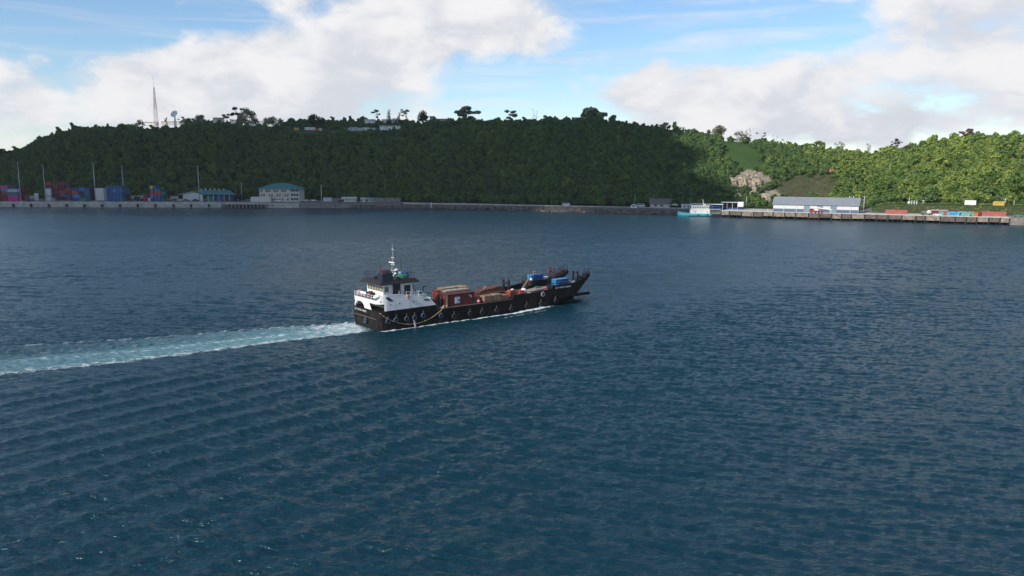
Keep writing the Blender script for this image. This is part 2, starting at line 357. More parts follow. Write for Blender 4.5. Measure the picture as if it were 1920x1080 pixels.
def sea_masks(x, y):
    s = (x - WAKE_A.x) * WAKE_D.x + (y - WAKE_A.y) * WAKE_D.y; t = (x - WAKE_A.x) * WAKE_N.x + (y - WAKE_A.y) * WAKE_N.y
    t = t - 0.0011 * np.clip(s, 0, None) ** 1.5 + 1.0 * np.sin(s * 0.12) * np.clip(s / 50, 0, 1)
    hw = 5.6 + 0.105 * np.clip(s, 0, None); n = t / hw
    on = np.clip((s + 2.5) / 3, 0, 1); age = np.exp(-np.clip(s, 0, None) / 260)
    def g(c, w): return np.exp(-((n - c) / w) ** 2)
    sm = lambda v: v * v * (3 - 2 * v)
    inside = sm(np.clip((1.02 - np.abs(n)) / 0.25, 0, 1))
    far = np.clip(s / 70, 0, 1)
    near_half = sm(np.clip((n + 0.30) / 0.5, 0, 1))
    teal = inside * on * age * ((0.85 - 0.20 * far) * near_half + (0.70 - 0.52 * far) * (1 - near_half))
    line = on * age * (0.70 * g(0.90, 0.17) + 0.30 * g(0.6, 0.25) + 0.62 * g(0.16, 0.15) + 0.5 * g(-0.30, 0.13) * (1 - 0.3 * far) + 0.66 * g(-0.98, 0.10))
    boil = np.clip(1 - s / 26, 0, 1) * inside * on
    line = np.maximum(line, 0.85 * boil)
    lx = (x - SHIP_O.x) * math.cos(SHIP_A) + (y - SHIP_O.y) * math.sin(SHIP_A); ly = -(x - SHIP_O.x) * math.sin(SHIP_A) + (y - SHIP_O.y) * math.cos(SHIP_A)
    hb = np.interp(lx, [0, 1, 44, 50, 56], [5.4, 6, 6, 5.2, 4.6]); d = np.abs(ly) - hb
    off = np.interp(lx, [0, 20, 36, 44, 50], [0.35, 0.6, 1.3, 0.9, 0.2])
    hull = np.exp(-((d - off) / np.interp(lx, [0, 30, 42, 50], [0.6, 0.55, 0.85, 0.9])) ** 2) * np.clip((lx + 1) / 2, 0, 1) * np.clip((51 - lx) / 5, 0, 1) * np.interp(lx, [0, 8, 20, 34, 42, 50], [1.0, .85, .75, 1.0, 1.15, .8])
    trail = 0.55 * np.exp(-((d - 2.6 - np.clip(44 - lx, 0, 60) * 0.10) / 0.5) ** 2) * np.clip((lx - 22) / 10, 0, 1) * np.clip((46 - lx) / 4, 0, 1)
    hull = np.maximum(hull, trail)
    return teal, line, hull, s, t
def strip(x0, x1, y0, y1, h, coarse_top=True):
    nx = int(round((x1 - x0) / h)); ny = int(round((y1 - y0) / h))
    xs = np.linspace(x0, x1, nx + 1); ys = np.linspace(y0, y1, ny + 1)
    X, Y = np.meshgrid(xs, ys); Z = wave_height(X, Y, h)
    if coarse_top: Z[-1, 1:-1:2] = 0.5 * (Z[-1, 0:-2:2] + Z[-1, 2::2])      # match the coarser strip beyond
    V = np.stack([X, Y, Z], -1).reshape(-1, 3)
    i = np.arange(ny)[:, None] * (nx + 1) + np.arange(nx)[None, :]
    F = np.stack([i, i + 1, i + nx + 2, i + nx + 1], -1).reshape(-1, 4)
    return V, F
def np_object(name, V, F, m, smooth=True):
    me = bpy.data.meshes.new(name); me.vertices.add(len(V)); me.vertices.foreach_set('co', V.astype(np.float32).ravel())
    me.loops.add(F.size); me.loops.foreach_set('vertex_index', F.astype(np.int32).ravel())
    me.polygons.add(len(F)); me.polygons.foreach_set('loop_start', np.arange(0, F.size, F.shape[1], dtype=np.int32))
    me.polygons.foreach_set('use_smooth', np.full(len(F), smooth)); me.update(calc_edges=True); me.materials.append(m)
    return link(name, me)
def sea_attrs(o, V):
    te, li, hu, s, t = sea_masks(V[:, 0], V[:, 1]); me = o.data
    a = me.attributes.new('wake_mask', 'FLOAT_COLOR', 'POINT'); col = np.stack([te, li, hu, np.ones_like(te)], -1); a.data.foreach_set('color', col.astype(np.float32).ravel())
    a = me.attributes.new('gloss', 'FLOAT', 'POINT'); a.data.foreach_set('value', ripple_gloss(V[:, 1]).astype(np.float32))
    a = me.attributes.new('wake_uv', 'FLOAT_VECTOR', 'POINT'); a.data.foreach_set('vector', np.stack([s, t, np.zeros_like(s)], -1).astype(np.float32).ravel())
def build_sea():
    parts = [strip(-86, 86, 30, 110, 0.32), strip(-160, 160, 110, 222, 0.32), strip(-281.6, 281.6, 222, 401.2, 0.64), strip(-512, 512, 401.2, 721.2, 1.28, False)]
    big = []
    def rect(x0, y0, x1, y1): big.append(np.array([(x0, y0, -0.02), (x1, y0, -0.02), (x1, y1, -0.02), (x0, y1, -0.02)]))
    rect(-1650, -480, 1650, 30)
    for x, ya, yb in ((86, 30, 110), (160, 110, 222), (281.6, 222, 401.2), (512, 401.2, 721.2)):
        rect(x, ya, 1650, yb); rect(-1650, ya, -x, yb)
    rect(-1650, 721.2, 1650, 1650)
    Vs, Fs, o = [], [], 0
    for V, F in parts: Vs.append(V); Fs.append(F + o); o += len(V)
    for q in big: Vs.append(q); Fs.append(np.array([[0, 1, 2, 3]]) + o); o += 4
    V = np.concatenate(Vs); F = np.concatenate(Fs)
    te, li, hu, s, t = sea_masks(V[:, 0], V[:, 1])
    w = (np.maximum(te, li * 0.8) > 0.06); wf = w[F].any(1) & (np.abs(V[F[:, 0], 0]) < 160) & (V[F[:, 0], 1] < 222)
    def sub(Fm):
        u, inv = np.unique(Fm, return_inverse=True); return V[u], inv.reshape(Fm.shape)
    for nm, sel in (('sea', ~wf), ('ship_wake', wf)):
        v, f = sub(F[sel]); ob = np_object(nm, v, f, SEA); sea_attrs(ob, v)
        if nm == 'sea': ob['kind'] = 'structure'; ob['label'] = 'wind rippled dark blue bay water'
        else: tag(ob, 'pale turquoise foaming wake trailing behind the black landing craft', 'wake', kind='stuff')
build_sea()

# ================================================================ THE SETTING: hillside
def ellipse(px, py, cx, cy, rx, ry): return ((px - cx) / rx) ** 2 + ((py - cy) / ry) ** 2
def seg_dist(px, py, pts):
    d = np.full(np.shape(px), 1e9)
    for (ax, ay), (bx, by) in zip(pts[:-1], pts[1:]):
        t = np.clip(((px - ax) * (bx - ax) + (py - ay) * (by - ay)) / ((bx - ax) ** 2 + (by - ay) ** 2), 0, 1)
        d = np.minimum(d, np.hypot(px - ax - t * (bx - ax), (py - ay - t * (by - ay)) * 1.6))
    return d
TRACK = [(1368, 372), (1420, 368), (1450, 360), (1490, 349), (1530, 344), (1560, 328)]
def clearings(px, py):
    """grass, rock, dirt cover (0..1) by the place's own features"""
    grass = np.zeros_like(px); rock = np.zeros_like(px); dirt = np.zeros_like(px)
    wv = 0.25 * np.sin(px * 0.21 + py * 0.4) + 0.2 * np.sin(px * 0.093 - py * 0.3)
    e = ellipse(px, py, 1392 + (py - 290) * 0.45, 292, 34, 31); grass = np.maximum(grass, np.clip((1.25 + wv - e) * 3, 0, 1))
    e = ellipse(px, py, 1412, 342, 40, 24); rock = np.maximum(rock, np.clip((1.0 + wv - e) * 3, 0, 1))
    e = ellipse(px, py, 1442, 368, 26, 13); rock = np.maximum(rock, np.clip((1.0 + wv - e) * 3, 0, 1))
    e = ellipse(px, py, 1410, 324, 26, 5); rock = np.maximum(rock, np.clip((1.0 + wv - e) * 3, 0, 1))
    e = ellipse(px, py, 1520, 352, 75, 27); dirt = np.maximum(dirt, np.clip((1.0 + wv - e) * 2, 0, 0.8))
    dirt = np.maximum(dirt, np.clip(1.3 - seg_dist(px, py, TRACK) / 4, 0, 1))
    for cx, cy, rx, ry in ((500, 239, 48, 5), (610, 247, 70, 5), (710, 247, 60, 4), (480, 232, 26, 4)):
        grass = np.maximum(grass, np.clip((1.2 - ellipse(px, py, cx, cy, rx, ry)) * 3, 0, 1))
    return grass, rock, dirt
def ground_material():
    m = bpy.data.materials.new('hill_ground'); m.use_nodes = True; nt = m.node_tree; N = nt.nodes; L = nt.links; b = N['Principled BSDF']
    b.inputs['Roughness'].default_value = 0.9; b.inputs['Specular IOR Level'].default_value = 0.15
    geo = N.new('ShaderNodeNewGeometry')
    def noise(s, d=6):
        t = N.new('ShaderNodeTexNoise'); t.inputs['Scale'].default_value = s; t.inputs['Detail'].default_value = d; t.inputs['Roughness'].default_value = 0.65; L.new(geo.outputs['Position'], t.inputs['Vector'])
        r = N.new('ShaderNodeMapRange'); r.inputs[1].default_value = 0.32; r.inputs[2].default_value = 0.68; L.new(t.outputs[0], r.inputs[0]); return r.outputs[0]
    def mix(f, a, c):
        k = N.new('ShaderNodeMix'); k.data_type = 'RGBA'
        if isinstance(f, float): k.inputs[0].default_value = f
        else: L.new(f, k.inputs[0])
        for i, v in ((6, a), (7, c)):
            if isinstance(v, tuple): k.inputs[i].default_value = (*v, 1)
            else: L.new(v, k.inputs[i])
        return k.outputs[2]
    at_ = N.new('ShaderNodeAttribute'); at_.attribute_name = 'cover'; sp = N.new('ShaderNodeSeparateColor'); L.new(at_.outputs['Color'], sp.inputs[0])
    ap = N.new('ShaderNodeAttribute'); ap.attribute_name = 'apron'
    n1, n2, n3 = noise(0.12), noise(0.6), noise(2.5)
    floor = mix(n1, (0.018, 0.032, 0.012), (0.032, 0.05, 0.016))
    grass = mix(n2, (0.03, 0.066, 0.014), mix(n3, (0.05, 0.10, 0.02), (0.085, 0.14, 0.03)))
    rock = mix(n2, (0.16, 0.13, 0.095), (0.42, 0.37, 0.29))
    dirt = mix(n1, (0.075, 0.07, 0.035), mix(n2, (0.17, 0.13, 0.09), (0.10, 0.115, 0.04)))
    conc = mix(n2, (0.15, 0.14, 0.13), (0.25, 0.235, 0.22))
    c = mix(sp.outputs[0], floor, grass); c = mix(sp.outputs[2], c, dirt); c = mix(sp.outputs[1], c, rock)
    c = mix(ap.outputs['Fac'], c, conc); L.new(c, b.inputs['Base Color'])
    bp = N.new('ShaderNodeBump'); bp.inputs['Strength'].default_value = 0.6; bp.inputs['Distance'].default_value = 0.8; L.new(n3, bp.inputs['Height']); L.new(bp.outputs[0], b.inputs['Normal'])
    return m
def build_land():
    px = np.concatenate([np.linspace(-900, -140, 60)[:-1], np.linspace(-140, 2060, 900), np.linspace(2060, 2800, 60)[1:]])
    ys, yf, yr, hr = knots(px)
    rows = [ys - 3, ys - 1.5, ys, ys + 1.5]
    for k in np.linspace(0, 1, 13)[1:]: rows.append(ys + 1.5 + (yf - ys - 1.5) * k)
    for k in np.linspace(0, 1, 56)[1:]: rows.append(yf + (yr - yf) * k)
    for k in (6, 14, 24, 36, 50, 65, 80, 100, 130, 180, 260, 400, 620): rows.append(yr + k)
    Y = np.array(rows); P = np.broadcast_to(px, Y.shape); Z = land(P, Y); X = (P - 960) / FPX / KB * Y
    V = np.stack([X, Y, Z], -1).reshape(-1, 3); ny, nx = Y.shape
    i = np.arange(ny - 1)[:, None] * nx + np.arange(nx - 1)[None, :]
    F = np.stack([i, i + 1, i + nx + 1, i + nx], -1).reshape(-1, 4)
    o = np_object('hillside', V, F, ground_material()); o['kind'] = 'structure'; o['label'] = 'green wooded hillside behind the harbour'
    ix, iy = project(X, Y, Z); g, r, d = clearings(ix, iy)
    bank = (P > 1640) & (Y > ys + 1.5) & (Y < yf + 4)
    g = np.where(bank, 0.55 + 0.4 * np.sin(X * 0.3 + Y * 0.5), g); d = np.where(bank & (Y < ys + 16), 0.55, d)
    apr = np.where((P < 585) & (Y < yf - 4), 1.0, 0.0) + np.where((P >= 585) & (P < 1640) & (Y < yf - 6), 0.75, 0.0)
    a = o.data.attributes.new('cover', 'FLOAT_COLOR', 'POINT'); a.data.foreach_set('color', np.stack([np.clip(g, 0, 1), r, d, np.ones_like(g)], -1).astype(np.float32).ravel())
    a = o.data.attributes.new('apron', 'FLOAT', 'POINT'); a.data.foreach_set('value', np.clip(apr, 0, 1).astype(np.float32).ravel())
build_land()

# ---------------------------------------------------------------- foliage
def leaf_material(name, dark, mid, light, odd=None, lighter_by_x=False):
    m = bpy.data.materials.new(name); m.use_nodes = True; nt = m.node_tree; N = nt.nodes; L = nt.links; b = N['Principled BSDF']; out = N['Material Output']
    b.inputs['Roughness'].default_value = 0.65; b.inputs['Specular IOR Level'].default_value = 0.25
    oi = N.new('ShaderNodeObjectInfo'); geo = N.new('ShaderNodeNewGeometry')
    rp = N.new('ShaderNodeValToRGB'); e = rp.color_ramp.elements
    e[0].position = 0.0; e[0].color = (*dark, 1); e[1].position = 1.0; e[1].color = (*(odd or light), 1)
    k = e.new(0.45); k.color = (*mid, 1); k = e.new(0.88); k.color = (*light, 1)
    no = N.new('ShaderNodeTexNoise'); no.inputs['Scale'].default_value = 0.035; no.inputs['Detail'].default_value = 3; L.new(geo.outputs['Position'], no.inputs['Vector'])
    a = N.new('ShaderNodeMath'); a.operation = 'MULTIPLY_ADD'; a.inputs[1].default_value = 0.58; L.new(oi.outputs['Random'], a.inputs[0])
    a2 = N.new('ShaderNodeMath'); a2.operation = 'MULTIPLY'; a2.inputs[1].default_value = 0.52; L.new(no.outputs[0], a2.inputs[0]); L.new(a2.outputs[0], a.inputs[2]); L.new(a.outputs[0], rp.inputs[0])
    if lighter_by_x:  # ramp shifts to lighter leaf colours with world x, towards the right-hand hill
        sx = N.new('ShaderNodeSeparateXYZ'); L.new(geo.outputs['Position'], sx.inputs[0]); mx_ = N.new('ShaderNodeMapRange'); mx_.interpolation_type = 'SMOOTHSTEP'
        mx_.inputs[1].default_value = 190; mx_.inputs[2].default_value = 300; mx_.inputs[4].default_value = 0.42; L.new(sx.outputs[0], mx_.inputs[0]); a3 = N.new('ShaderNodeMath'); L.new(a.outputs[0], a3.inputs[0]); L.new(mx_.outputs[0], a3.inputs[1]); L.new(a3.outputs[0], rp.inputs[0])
    n2 = N.new('ShaderNodeTexNoise'); n2.inputs['Scale'].default_value = 0.9; n2.inputs['Detail'].default_value = 4; L.new(geo.outputs['Position'], n2.inputs['Vector'])
    mr = N.new('ShaderNodeMapRange'); mr.inputs[1].default_value = 0.3; mr.inputs[2].default_value = 0.7; mr.inputs[3].default_value = 0.5; mr.inputs[4].default_value = 1.5; L.new(n2.outputs[0], mr.inputs[0])
    mx = N.new('ShaderNodeMix'); mx.data_type = 'RGBA'; mx.blend_type = 'MULTIPLY'; mx.inputs[0].default_value = 1; L.new(rp.outputs[0], mx.inputs[6]); L.new(mr.outputs[0], mx.inputs[7])
    L.new(mx.outputs[2], b.inputs['Base Color'])
    tr = N.new('ShaderNodeBsdfTranslucent'); L.new(mx.outputs[2], tr.inputs[0]); ms = N.new('ShaderNodeMixShader'); ms.inputs[0].default_value = 0.25
    L.new(b.outputs[0], ms.inputs[1]); L.new(tr.outputs[0], ms.inputs[2]); L.new(ms.outputs[0], out.inputs[0])
    return m
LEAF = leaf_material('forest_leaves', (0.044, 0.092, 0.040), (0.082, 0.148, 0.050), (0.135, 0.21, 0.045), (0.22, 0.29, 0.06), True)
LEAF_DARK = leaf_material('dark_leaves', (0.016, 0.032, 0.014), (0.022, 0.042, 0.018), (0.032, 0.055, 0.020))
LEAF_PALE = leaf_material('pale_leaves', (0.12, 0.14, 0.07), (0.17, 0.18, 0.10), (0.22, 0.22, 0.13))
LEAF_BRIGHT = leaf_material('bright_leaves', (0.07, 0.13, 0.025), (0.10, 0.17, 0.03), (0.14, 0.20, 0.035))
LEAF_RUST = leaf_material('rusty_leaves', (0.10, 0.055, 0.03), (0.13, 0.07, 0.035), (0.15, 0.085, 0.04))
BARK = mat('bark', (0.09, 0.075, 0.06), 0.9, var=0.3, scale=2)
BARK_PALE = mat('pale_bark', (0.30, 0.27, 0.23), 0.9, var=0.2, scale=2)
def leaf_cloud(mb, lobes, n, size, rnd, shell=0.55):
    """leaf clumps (bent quads) through the volume of each lobe, thickest near its skin"""
    vol = [l[3] ** 2 for l in lobes]; tot = sum(vol)
    for (cx, cy, cz, r, sq), w in zip(lobes, vol):
        for _ in range(max(4, int(n * w / tot))):
            d = Vector((rnd.gauss(0, 1), rnd.gauss(0, 1), rnd.gauss(0.15, 1))).normalized()
            k = r * (shell + (1.08 - shell) * rnd.random() ** 0.6)
            p = Vector((cx, cy, cz)) + Vector((d.x * k, d.y * k, d.z * k * sq))
            nn = (d + Vector((rnd.uniform(-.7, .7), rnd.uniform(-.7, .7), rnd.uniform(-.2, .9)))).normalized()
            a = nn.orthogonal().normalized(); a = Quaternion(nn, rnd.uniform(0, 6.28)) @ a; b = nn.cross(a); s = size * rnd.uniform(0.6, 1.3)
            mb.add([p - a * s - b * s * .6, p + a * s * .9 - b * s * .5 + nn * s * .3, p + a * s + b * s * .6 - nn * s * .2, p - a * s * .8 + b * s * .7 + nn * s * .25], [(0, 1, 2, 3)])
    return mb
def crown_proto(i, rnd):
    kind = i % 5; lobes = []
    if kind == 4:          # low scrub
        for _ in range(4): lobes.append((rnd.uniform(-1.4, 1.4), rnd.uniform(-1.4, 1.4), rnd.uniform(0.5, 1.2), rnd.uniform(0.9, 1.5), 0.8))
        size, n = 0.42, 190
    elif kind == 3:        # upright
        for k in range(5): lobes.append((rnd.uniform(-1, 1), rnd.uniform(-1, 1), 2.0 + k * 1.35, 2.1 - 0.22 * k, 0.9))
        size, n = 0.55, 300
    else:                  # rounded, many headed
        for k in range(7):
            a = rnd.uniform(0, 6.28); q = rnd.uniform(0.6, 2.5); lobes.append((math.cos(a) * q, math.sin(a) * q, rnd.uniform(2.2, 5.0 - q * .5), rnd.uniform(1.3, 2.2), 0.8))
        lobes.append((0, 0, 4.6, 2.1, 0.75)); lobes.append((0, 0, 2.0, 2.3, 1.0)); size, n = 0.55, 380
    mb = MB()
    for l in lobes: mb.ball(l[:3], l[3] * 0.66, 7, 5, 0.2, (1, 1, l[4]))
    leaf_cloud(mb, lobes, int(n * 1.35), size, rnd, 0.55)
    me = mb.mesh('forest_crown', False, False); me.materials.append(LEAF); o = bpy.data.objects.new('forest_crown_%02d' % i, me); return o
def build_forest():
    rnd = random.Random(11); col = bpy.data.collections.new('forest_crowns'); NP = 10
    for i in range(NP): col.objects.link(crown_proto(i, rnd))
    r = np.random.default_rng(5); N = 95000
    px = r.uniform(-260, 2200, N); ys, yf, yr, hr = knots(px)
    ext = np.where((px > 470) & (px < 830), 135, 60); y = yf + 1 + (yr + ext - yf) * r.random(N)
    keep = r.random(N) < (y / 800) * np.where(px > 1560, 0.8, 0.8) * (yr + ext - yf) / 200
    px, y = px[keep], y[keep]; ys, yf, yr, hr = knots(px)
    z = land(px, y); x = (px - 960) / FPX / KB * y; ix, iy = project(x, y, z); g, rk, d = clearings(ix, iy)
    past = y - yr
    ok = ((g < 0.35) | ((g < .9) & (r.random(len(px)) < .10))) & (rk < 0.3)
    ok &= ~((ix > 250) & (ix < 352) & (past > -16)) & ~((ix > 500) & (ix < 560) & (past > -10) & (past < 60))
    ok &= ~((ix > 540) & (ix < 765) & (past > -22) & (past < 38)) & ~((ix > 428) & (ix < 500) & (past > -14) & (past < 10))
    ok &= (d < 0.2) | (r.random(len(px)) < 0.45)
    sc = (0.34 + 0.62 * r.random(len(px)) ** 1.6) * np.where(r.random(len(px)) < .10, r.uniform(1.25, 1.7, len(px)), 1.0) * np.where(past > -12, np.where(r.random(len(px)) < .15, 0.95, 0.6), 1.0) * np.where((d > 0.3) | (g > .35), 0.45, 1.0)
    sc *= np.interp(ix, [1300, 1420, 1560, 1700], [1, 0.8, 0.9, 1.15])
    # a fringe of scrub along the foot and on the right-hand bank
    n2 = 900; bp = r.uniform(1640, 2000, n2); bys, byf, _, _ = knots(bp); by = bys + 3 + (byf - bys - 3) * r.random(n2)
    keepb = (r.random(n2) < 0.55) & ~((by - bys > 14) & (by - bys < 24))
    bp, by = bp[keepb], by[keepb]; bz = land(bp, by); bx = (bp - 960) / FPX / KB * by
    x = np.concatenate([x[ok], bx]); y = np.concatenate([y[ok], by]); z = np.concatenate([z[ok], bz]); sc = np.concatenate([sc[ok], r.uniform(0.22, 0.5, len(bx))])
    n = len(x); idx = r.integers(0, NP, n)
    scrub = (idx % 5 == 4) & (sc > 0.6) & (r.random(n) < 0.75); idx[scrub] = r.integers(0, 4, scrub.sum()); idx[sc < 0.5] = np.where(r.random((sc < 0.5).sum()) < .5, 4, 9)
    V = np.stack([x, y, z - 0.5 * sc], -1)
    me = bpy.data.meshes.new('forest'); me.vertices.add(n); me.vertices.foreach_set('co', V.astype(np.float32).ravel())
    a = me.attributes.new('pick', 'INT', 'POINT'); a.data.foreach_set('value', idx.astype(np.int32))
    a = me.attributes.new('turn', 'FLOAT_VECTOR', 'POINT'); tv = np.zeros((n, 3)); tv[:, 2] = r.uniform(0, 6.28, n); tv[:, 0] = r.normal(0, .09, n); tv[:, 1] = r.normal(0, .09, n); a.data.foreach_set('vector', tv.astype(np.float32).ravel())
    a = me.attributes.new('size', 'FLOAT_VECTOR', 'POINT'); sv = sc[:, None] * np.stack([r.uniform(.85, 1.2, n), r.uniform(.85, 1.2, n), r.uniform(.75, 1.15, n)], -1); a.data.foreach_set('vector', sv.astype(np.float32).ravel())
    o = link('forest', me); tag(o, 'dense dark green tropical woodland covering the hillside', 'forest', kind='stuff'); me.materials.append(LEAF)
    ng = bpy.data.node_groups.new('scatter_crowns', 'GeometryNodeTree'); ng.interface.new_socket('Geometry', in_out='INPUT', socket_type='NodeSocketGeometry'); ng.interface.new_socket('Geometry', in_out='OUTPUT', socket_type='NodeSocketGeometry')
    gi = ng.nodes.new('NodeGroupInput'); go = ng.nodes.new('NodeGroupOutput'); ci = ng.nodes.new('GeometryNodeCollectionInfo'); ci.inputs[0].default_value = col; ci.inputs[1].default_value = True; ci.inputs[2].default_value = True
    ip = ng.nodes.new('GeometryNodeInstanceOnPoints'); ip.inputs['Pick Instance'].default_value = True
    def na(nm, t):
        k = ng.nodes.new('GeometryNodeInputNamedAttribute'); k.data_type = t; k.inputs[0].default_value = nm; return k.outputs[0]
    ng.links.new(gi.outputs[0], ip.inputs['Points']); ng.links.new(ci.outputs[0], ip.inputs['Instance']); ng.links.new(na('pick', 'INT'), ip.inputs['Instance Index'])
    e2r = ng.nodes.new('FunctionNodeEulerToRotation'); ng.links.new(na('turn', 'FLOAT_VECTOR'), e2r.inputs[0]); ng.links.new(e2r.outputs[0], ip.inputs['Rotation'])
    ng.links.new(na('size', 'FLOAT_VECTOR'), ip.inputs['Scale']); ng.links.new(ip.outputs[0], go.inputs[0])
    md = o.modifiers.new('scatter', 'NODES'); md.node_group = ng
    print('forest crowns', n)
build_forest()

# the cloud that keeps the western hill and the container yard in shade (out of frame, up towards the sun)
def build_shade_cloud():
    rnd = random.Random(21); mb = MB(); hgt = 560.0; off = SUN_DIR * (hgt / SUN_DIR.z)
    for _ in range(190):
        gx = rnd.uniform(-760, 175); gy = rnd.uniform(600, 1000)
        if gx > 102 + (gy - 600) * .2: continue
        r = rnd.uniform(38, 75); mb.ball((gx + off.x, gy + off.y, hgt + rnd.uniform(-15, 45)), r, 14, 9, 0.08, (1.2, 1.2, 0.55))
    for gx in range(-760, 130, 60):
        for gy in range(640, 1000, 60): mb.ball((gx + off.x + rnd.uniform(-15, 15), gy + off.y + rnd.uniform(-15, 15), hgt), 52, 12, 8, 0.08, (1.1, 1.1, 0.5))
    for gy in range(610, 1000, 55): mb.ball((99 + (gy - 600) * .2 + off.x + rnd.uniform(-14, 14) + 8, gy + off.y, hgt), 55, 12, 8, 0.1, (1.1, 1.1, .5))
    o = mb.build('cloud', mat('cloud_white', (0.85, 0.86, 0.88), 1.0, var=0.03, scale=0.01, spec=0.0), smooth=True, fix=False)
    tag(o, 'broad white cumulus cloud drifting over the western hill', 'cloud', kind='stuff')
build_shade_cloud()
# ================================================================ common colours
CONC = mat('concrete', (0.46, 0.44, 0.40), 0.85, var=0.22, scale=0.35, bump=0.15)
CONC_DARK = mat('stained_concrete', (0.25, 0.23, 0.21), 0.9, var=0.3, scale=0.5, bump=0.2)
CAP = mat('pale_cap', (0.62, 0.61, 0.58), 0.8, var=0.15, scale=0.6)
RUBBER = mat('black_rubber', (0.018, 0.019, 0.022), 0.75, var=0.2)
WHITE = mat('white_paint', (0.76, 0.76, 0.74), 0.5, var=0.10, scale=0.7)
OFFWHITE = mat('cream_wall', (0.62, 0.58, 0.50), 0.75, var=0.12, scale=0.5)
GREYW = mat('grey_cladding', (0.50, 0.52, 0.54), 0.55, var=0.12, scale=0.5)
DARK = mat('dark_opening', (0.02, 0.022, 0.025), 0.6, var=0.2)
GLASS = mat('window_glass', (0.03, 0.04, 0.05), 0.12, var=0.1)
TEAL = mat('teal_roof', (0.022, 0.17, 0.16), 0.45, var=0.15, scale=0.6)
STEEL = mat('galvanised_steel', (0.52, 0.53, 0.54), 0.45, 0.3, var=0.12)
BROWNROOF = mat('brown_roof', (0.16, 0.135, 0.125), 0.8, var=0.2, scale=1.5)
BLUE_P = mat('blue_paint', (0.02, 0.07, 0.24), 0.5, var=0.15)
NAVY = mat('navy_paint', (0.018, 0.03, 0.085), 0.5, var=0.2)
RED_P = mat('red_paint', (0.42, 0.025, 0.03), 0.5, var=0.15)
ORANGE = mat('orange_paint', (0.55, 0.16, 0.03), 0.55, var=0.15)
YELLOW = mat('yellow_paint', (0.62, 0.40, 0.06), 0.55, var=0.12)
BLACKP = mat('black_paint', (0.012, 0.013, 0.014), 0.45, var=0.3, scale=1.5)
CARW = mat('car_white', (0.78, 0.78, 0.78), 0.3, var=0.05)
CARD = mat('car_dark', (0.03, 0.032, 0.036), 0.3, var=0.1)
# ================================================================ the container yard
CC = {'maroon': (0.12, 0.016, 0.020), 'dark red': (0.19, 0.024, 0.026), 'rust red': (0.26, 0.055, 0.035), 'salmon red': (0.42, 0.12, 0.10), 'orange': (0.48, 0.13, 0.035),
      'magenta': (0.52, 0.02, 0.24), 'pink': (0.55, 0.06, 0.20), 'white': (0.68, 0.69, 0.70), 'pale grey': (0.42, 0.46, 0.50), 'lavender grey': (0.30, 0.31, 0.40), 'navy': (0.018, 0.025, 0.10),
      'blue': (0.02, 0.085, 0.27), 'bright blue': (0.035, 0.22, 0.50), 'sky blue': (0.10, 0.42, 0.66), 'teal': (0.03, 0.15, 0.20), 'green': (0.035, 0.24, 0.11), 'dark green': (0.02, 0.075, 0.06), 'mint green': (0.17, 0.42, 0.36),
      'brown': (0.14, 0.055, 0.04), 'red': (0.45, 0.035, 0.04), 'yellow': (0.60, 0.42, 0.08), 'cream': (0.66, 0.60, 0.46)}
def cmat(c): return mat('container_' + c.replace(' ', '_'), CC[c], 0.55, var=0.22, scale=0.8)
_cm = {}
def container_mesh(L, W=2.44, H=2.59):
    key = (L, W, H)
    if key in _cm: return _cm[key]
    mb = MB(); hl, hw = L / 2, W / 2
    for sx in (-1, 1):                                   # corner posts, rails
        for sy in (-1, 1): mb.box((sx * (hl - .09), sy * (hw - .09), H / 2), (.18, .18, H))
    for sy in (-1, 1):
        for z in (.08, H - .06): mb.box((0, sy * (hw - .06), z), (L - .36, .12, .15 if z < 1 else .11))
        n = max(8, int(L / .55)); pts = []; x0 = -hl + .18; w = (L - .36) / n        # corrugated side
        for i in range(n):
            pts += [(x0 + i * w, .10), (x0 + (i + .3) * w, .10), (x0 + (i + .45) * w, .02), (x0 + (i + .85) * w, .02)]
        pts.append((x0 + n * w, .10))
        vs = []; fs = []
        for i, (x, d) in enumerate(pts): vs += [(x, sy * (hw - d), .15), (x, sy * (hw - d), H - .11)]
        for i in range(len(pts) - 1): fs.append((2 * i, 2 * i + 2, 2 * i + 3, 2 * i + 1) if sy < 0 else (2 * i, 2 * i + 1, 2 * i + 3, 2 * i + 2))
        mb.add(vs, fs)
    for sx in (-1, 1):
        mb.box((sx * (hl - .10), 0, H / 2), (.06, W - .36, H - .1)); mb.box((sx * (hl - .06), 0, H - .07), (.12, W - .36, .14)); mb.box((sx * (hl - .06), 0, .08), (.12, W - .36, .16))
    for y in (-.75, -.3, .3, .75): mb.tube((hl - .05, y, .2), (hl - .05, y, H - .2), .025, n=5)
    for y in (-.75, -.3, .3, .75): mb.box((hl - .04, y + .12, 1.1), (.04, .3, .05))
    mb.box((0, 0, H - .04), (L - .3, W - .3, .06)); mb.box((0, 0, .1), (L - .3, W - .3, .12))
    me = mb.mesh('container', fix=False); me.materials.append(WHITE); _cm[key] = me; return me
def container(loc, L, rz, colour, label, group, name='shipping_container'):
    o = link(name, container_mesh(L)); o.location = loc; o.rotation_euler = (0, 0, rz)
    o.material_slots[0].link = 'OBJECT'; o.material_slots[0].material = cmat(colour)
    return tag(o, label, 'container', group)
ORD = ['bottom', 'second', 'third', 'fourth', 'fifth', 'sixth', 'seventh']
QROT = math.radians(-2.6)
def tier_word(i, n):
    if n == 1: return 'standing alone'
    return 'bottom tier' if i == 0 else ('topmost tier' if i == n - 1 else ORD[i] + ' tier')
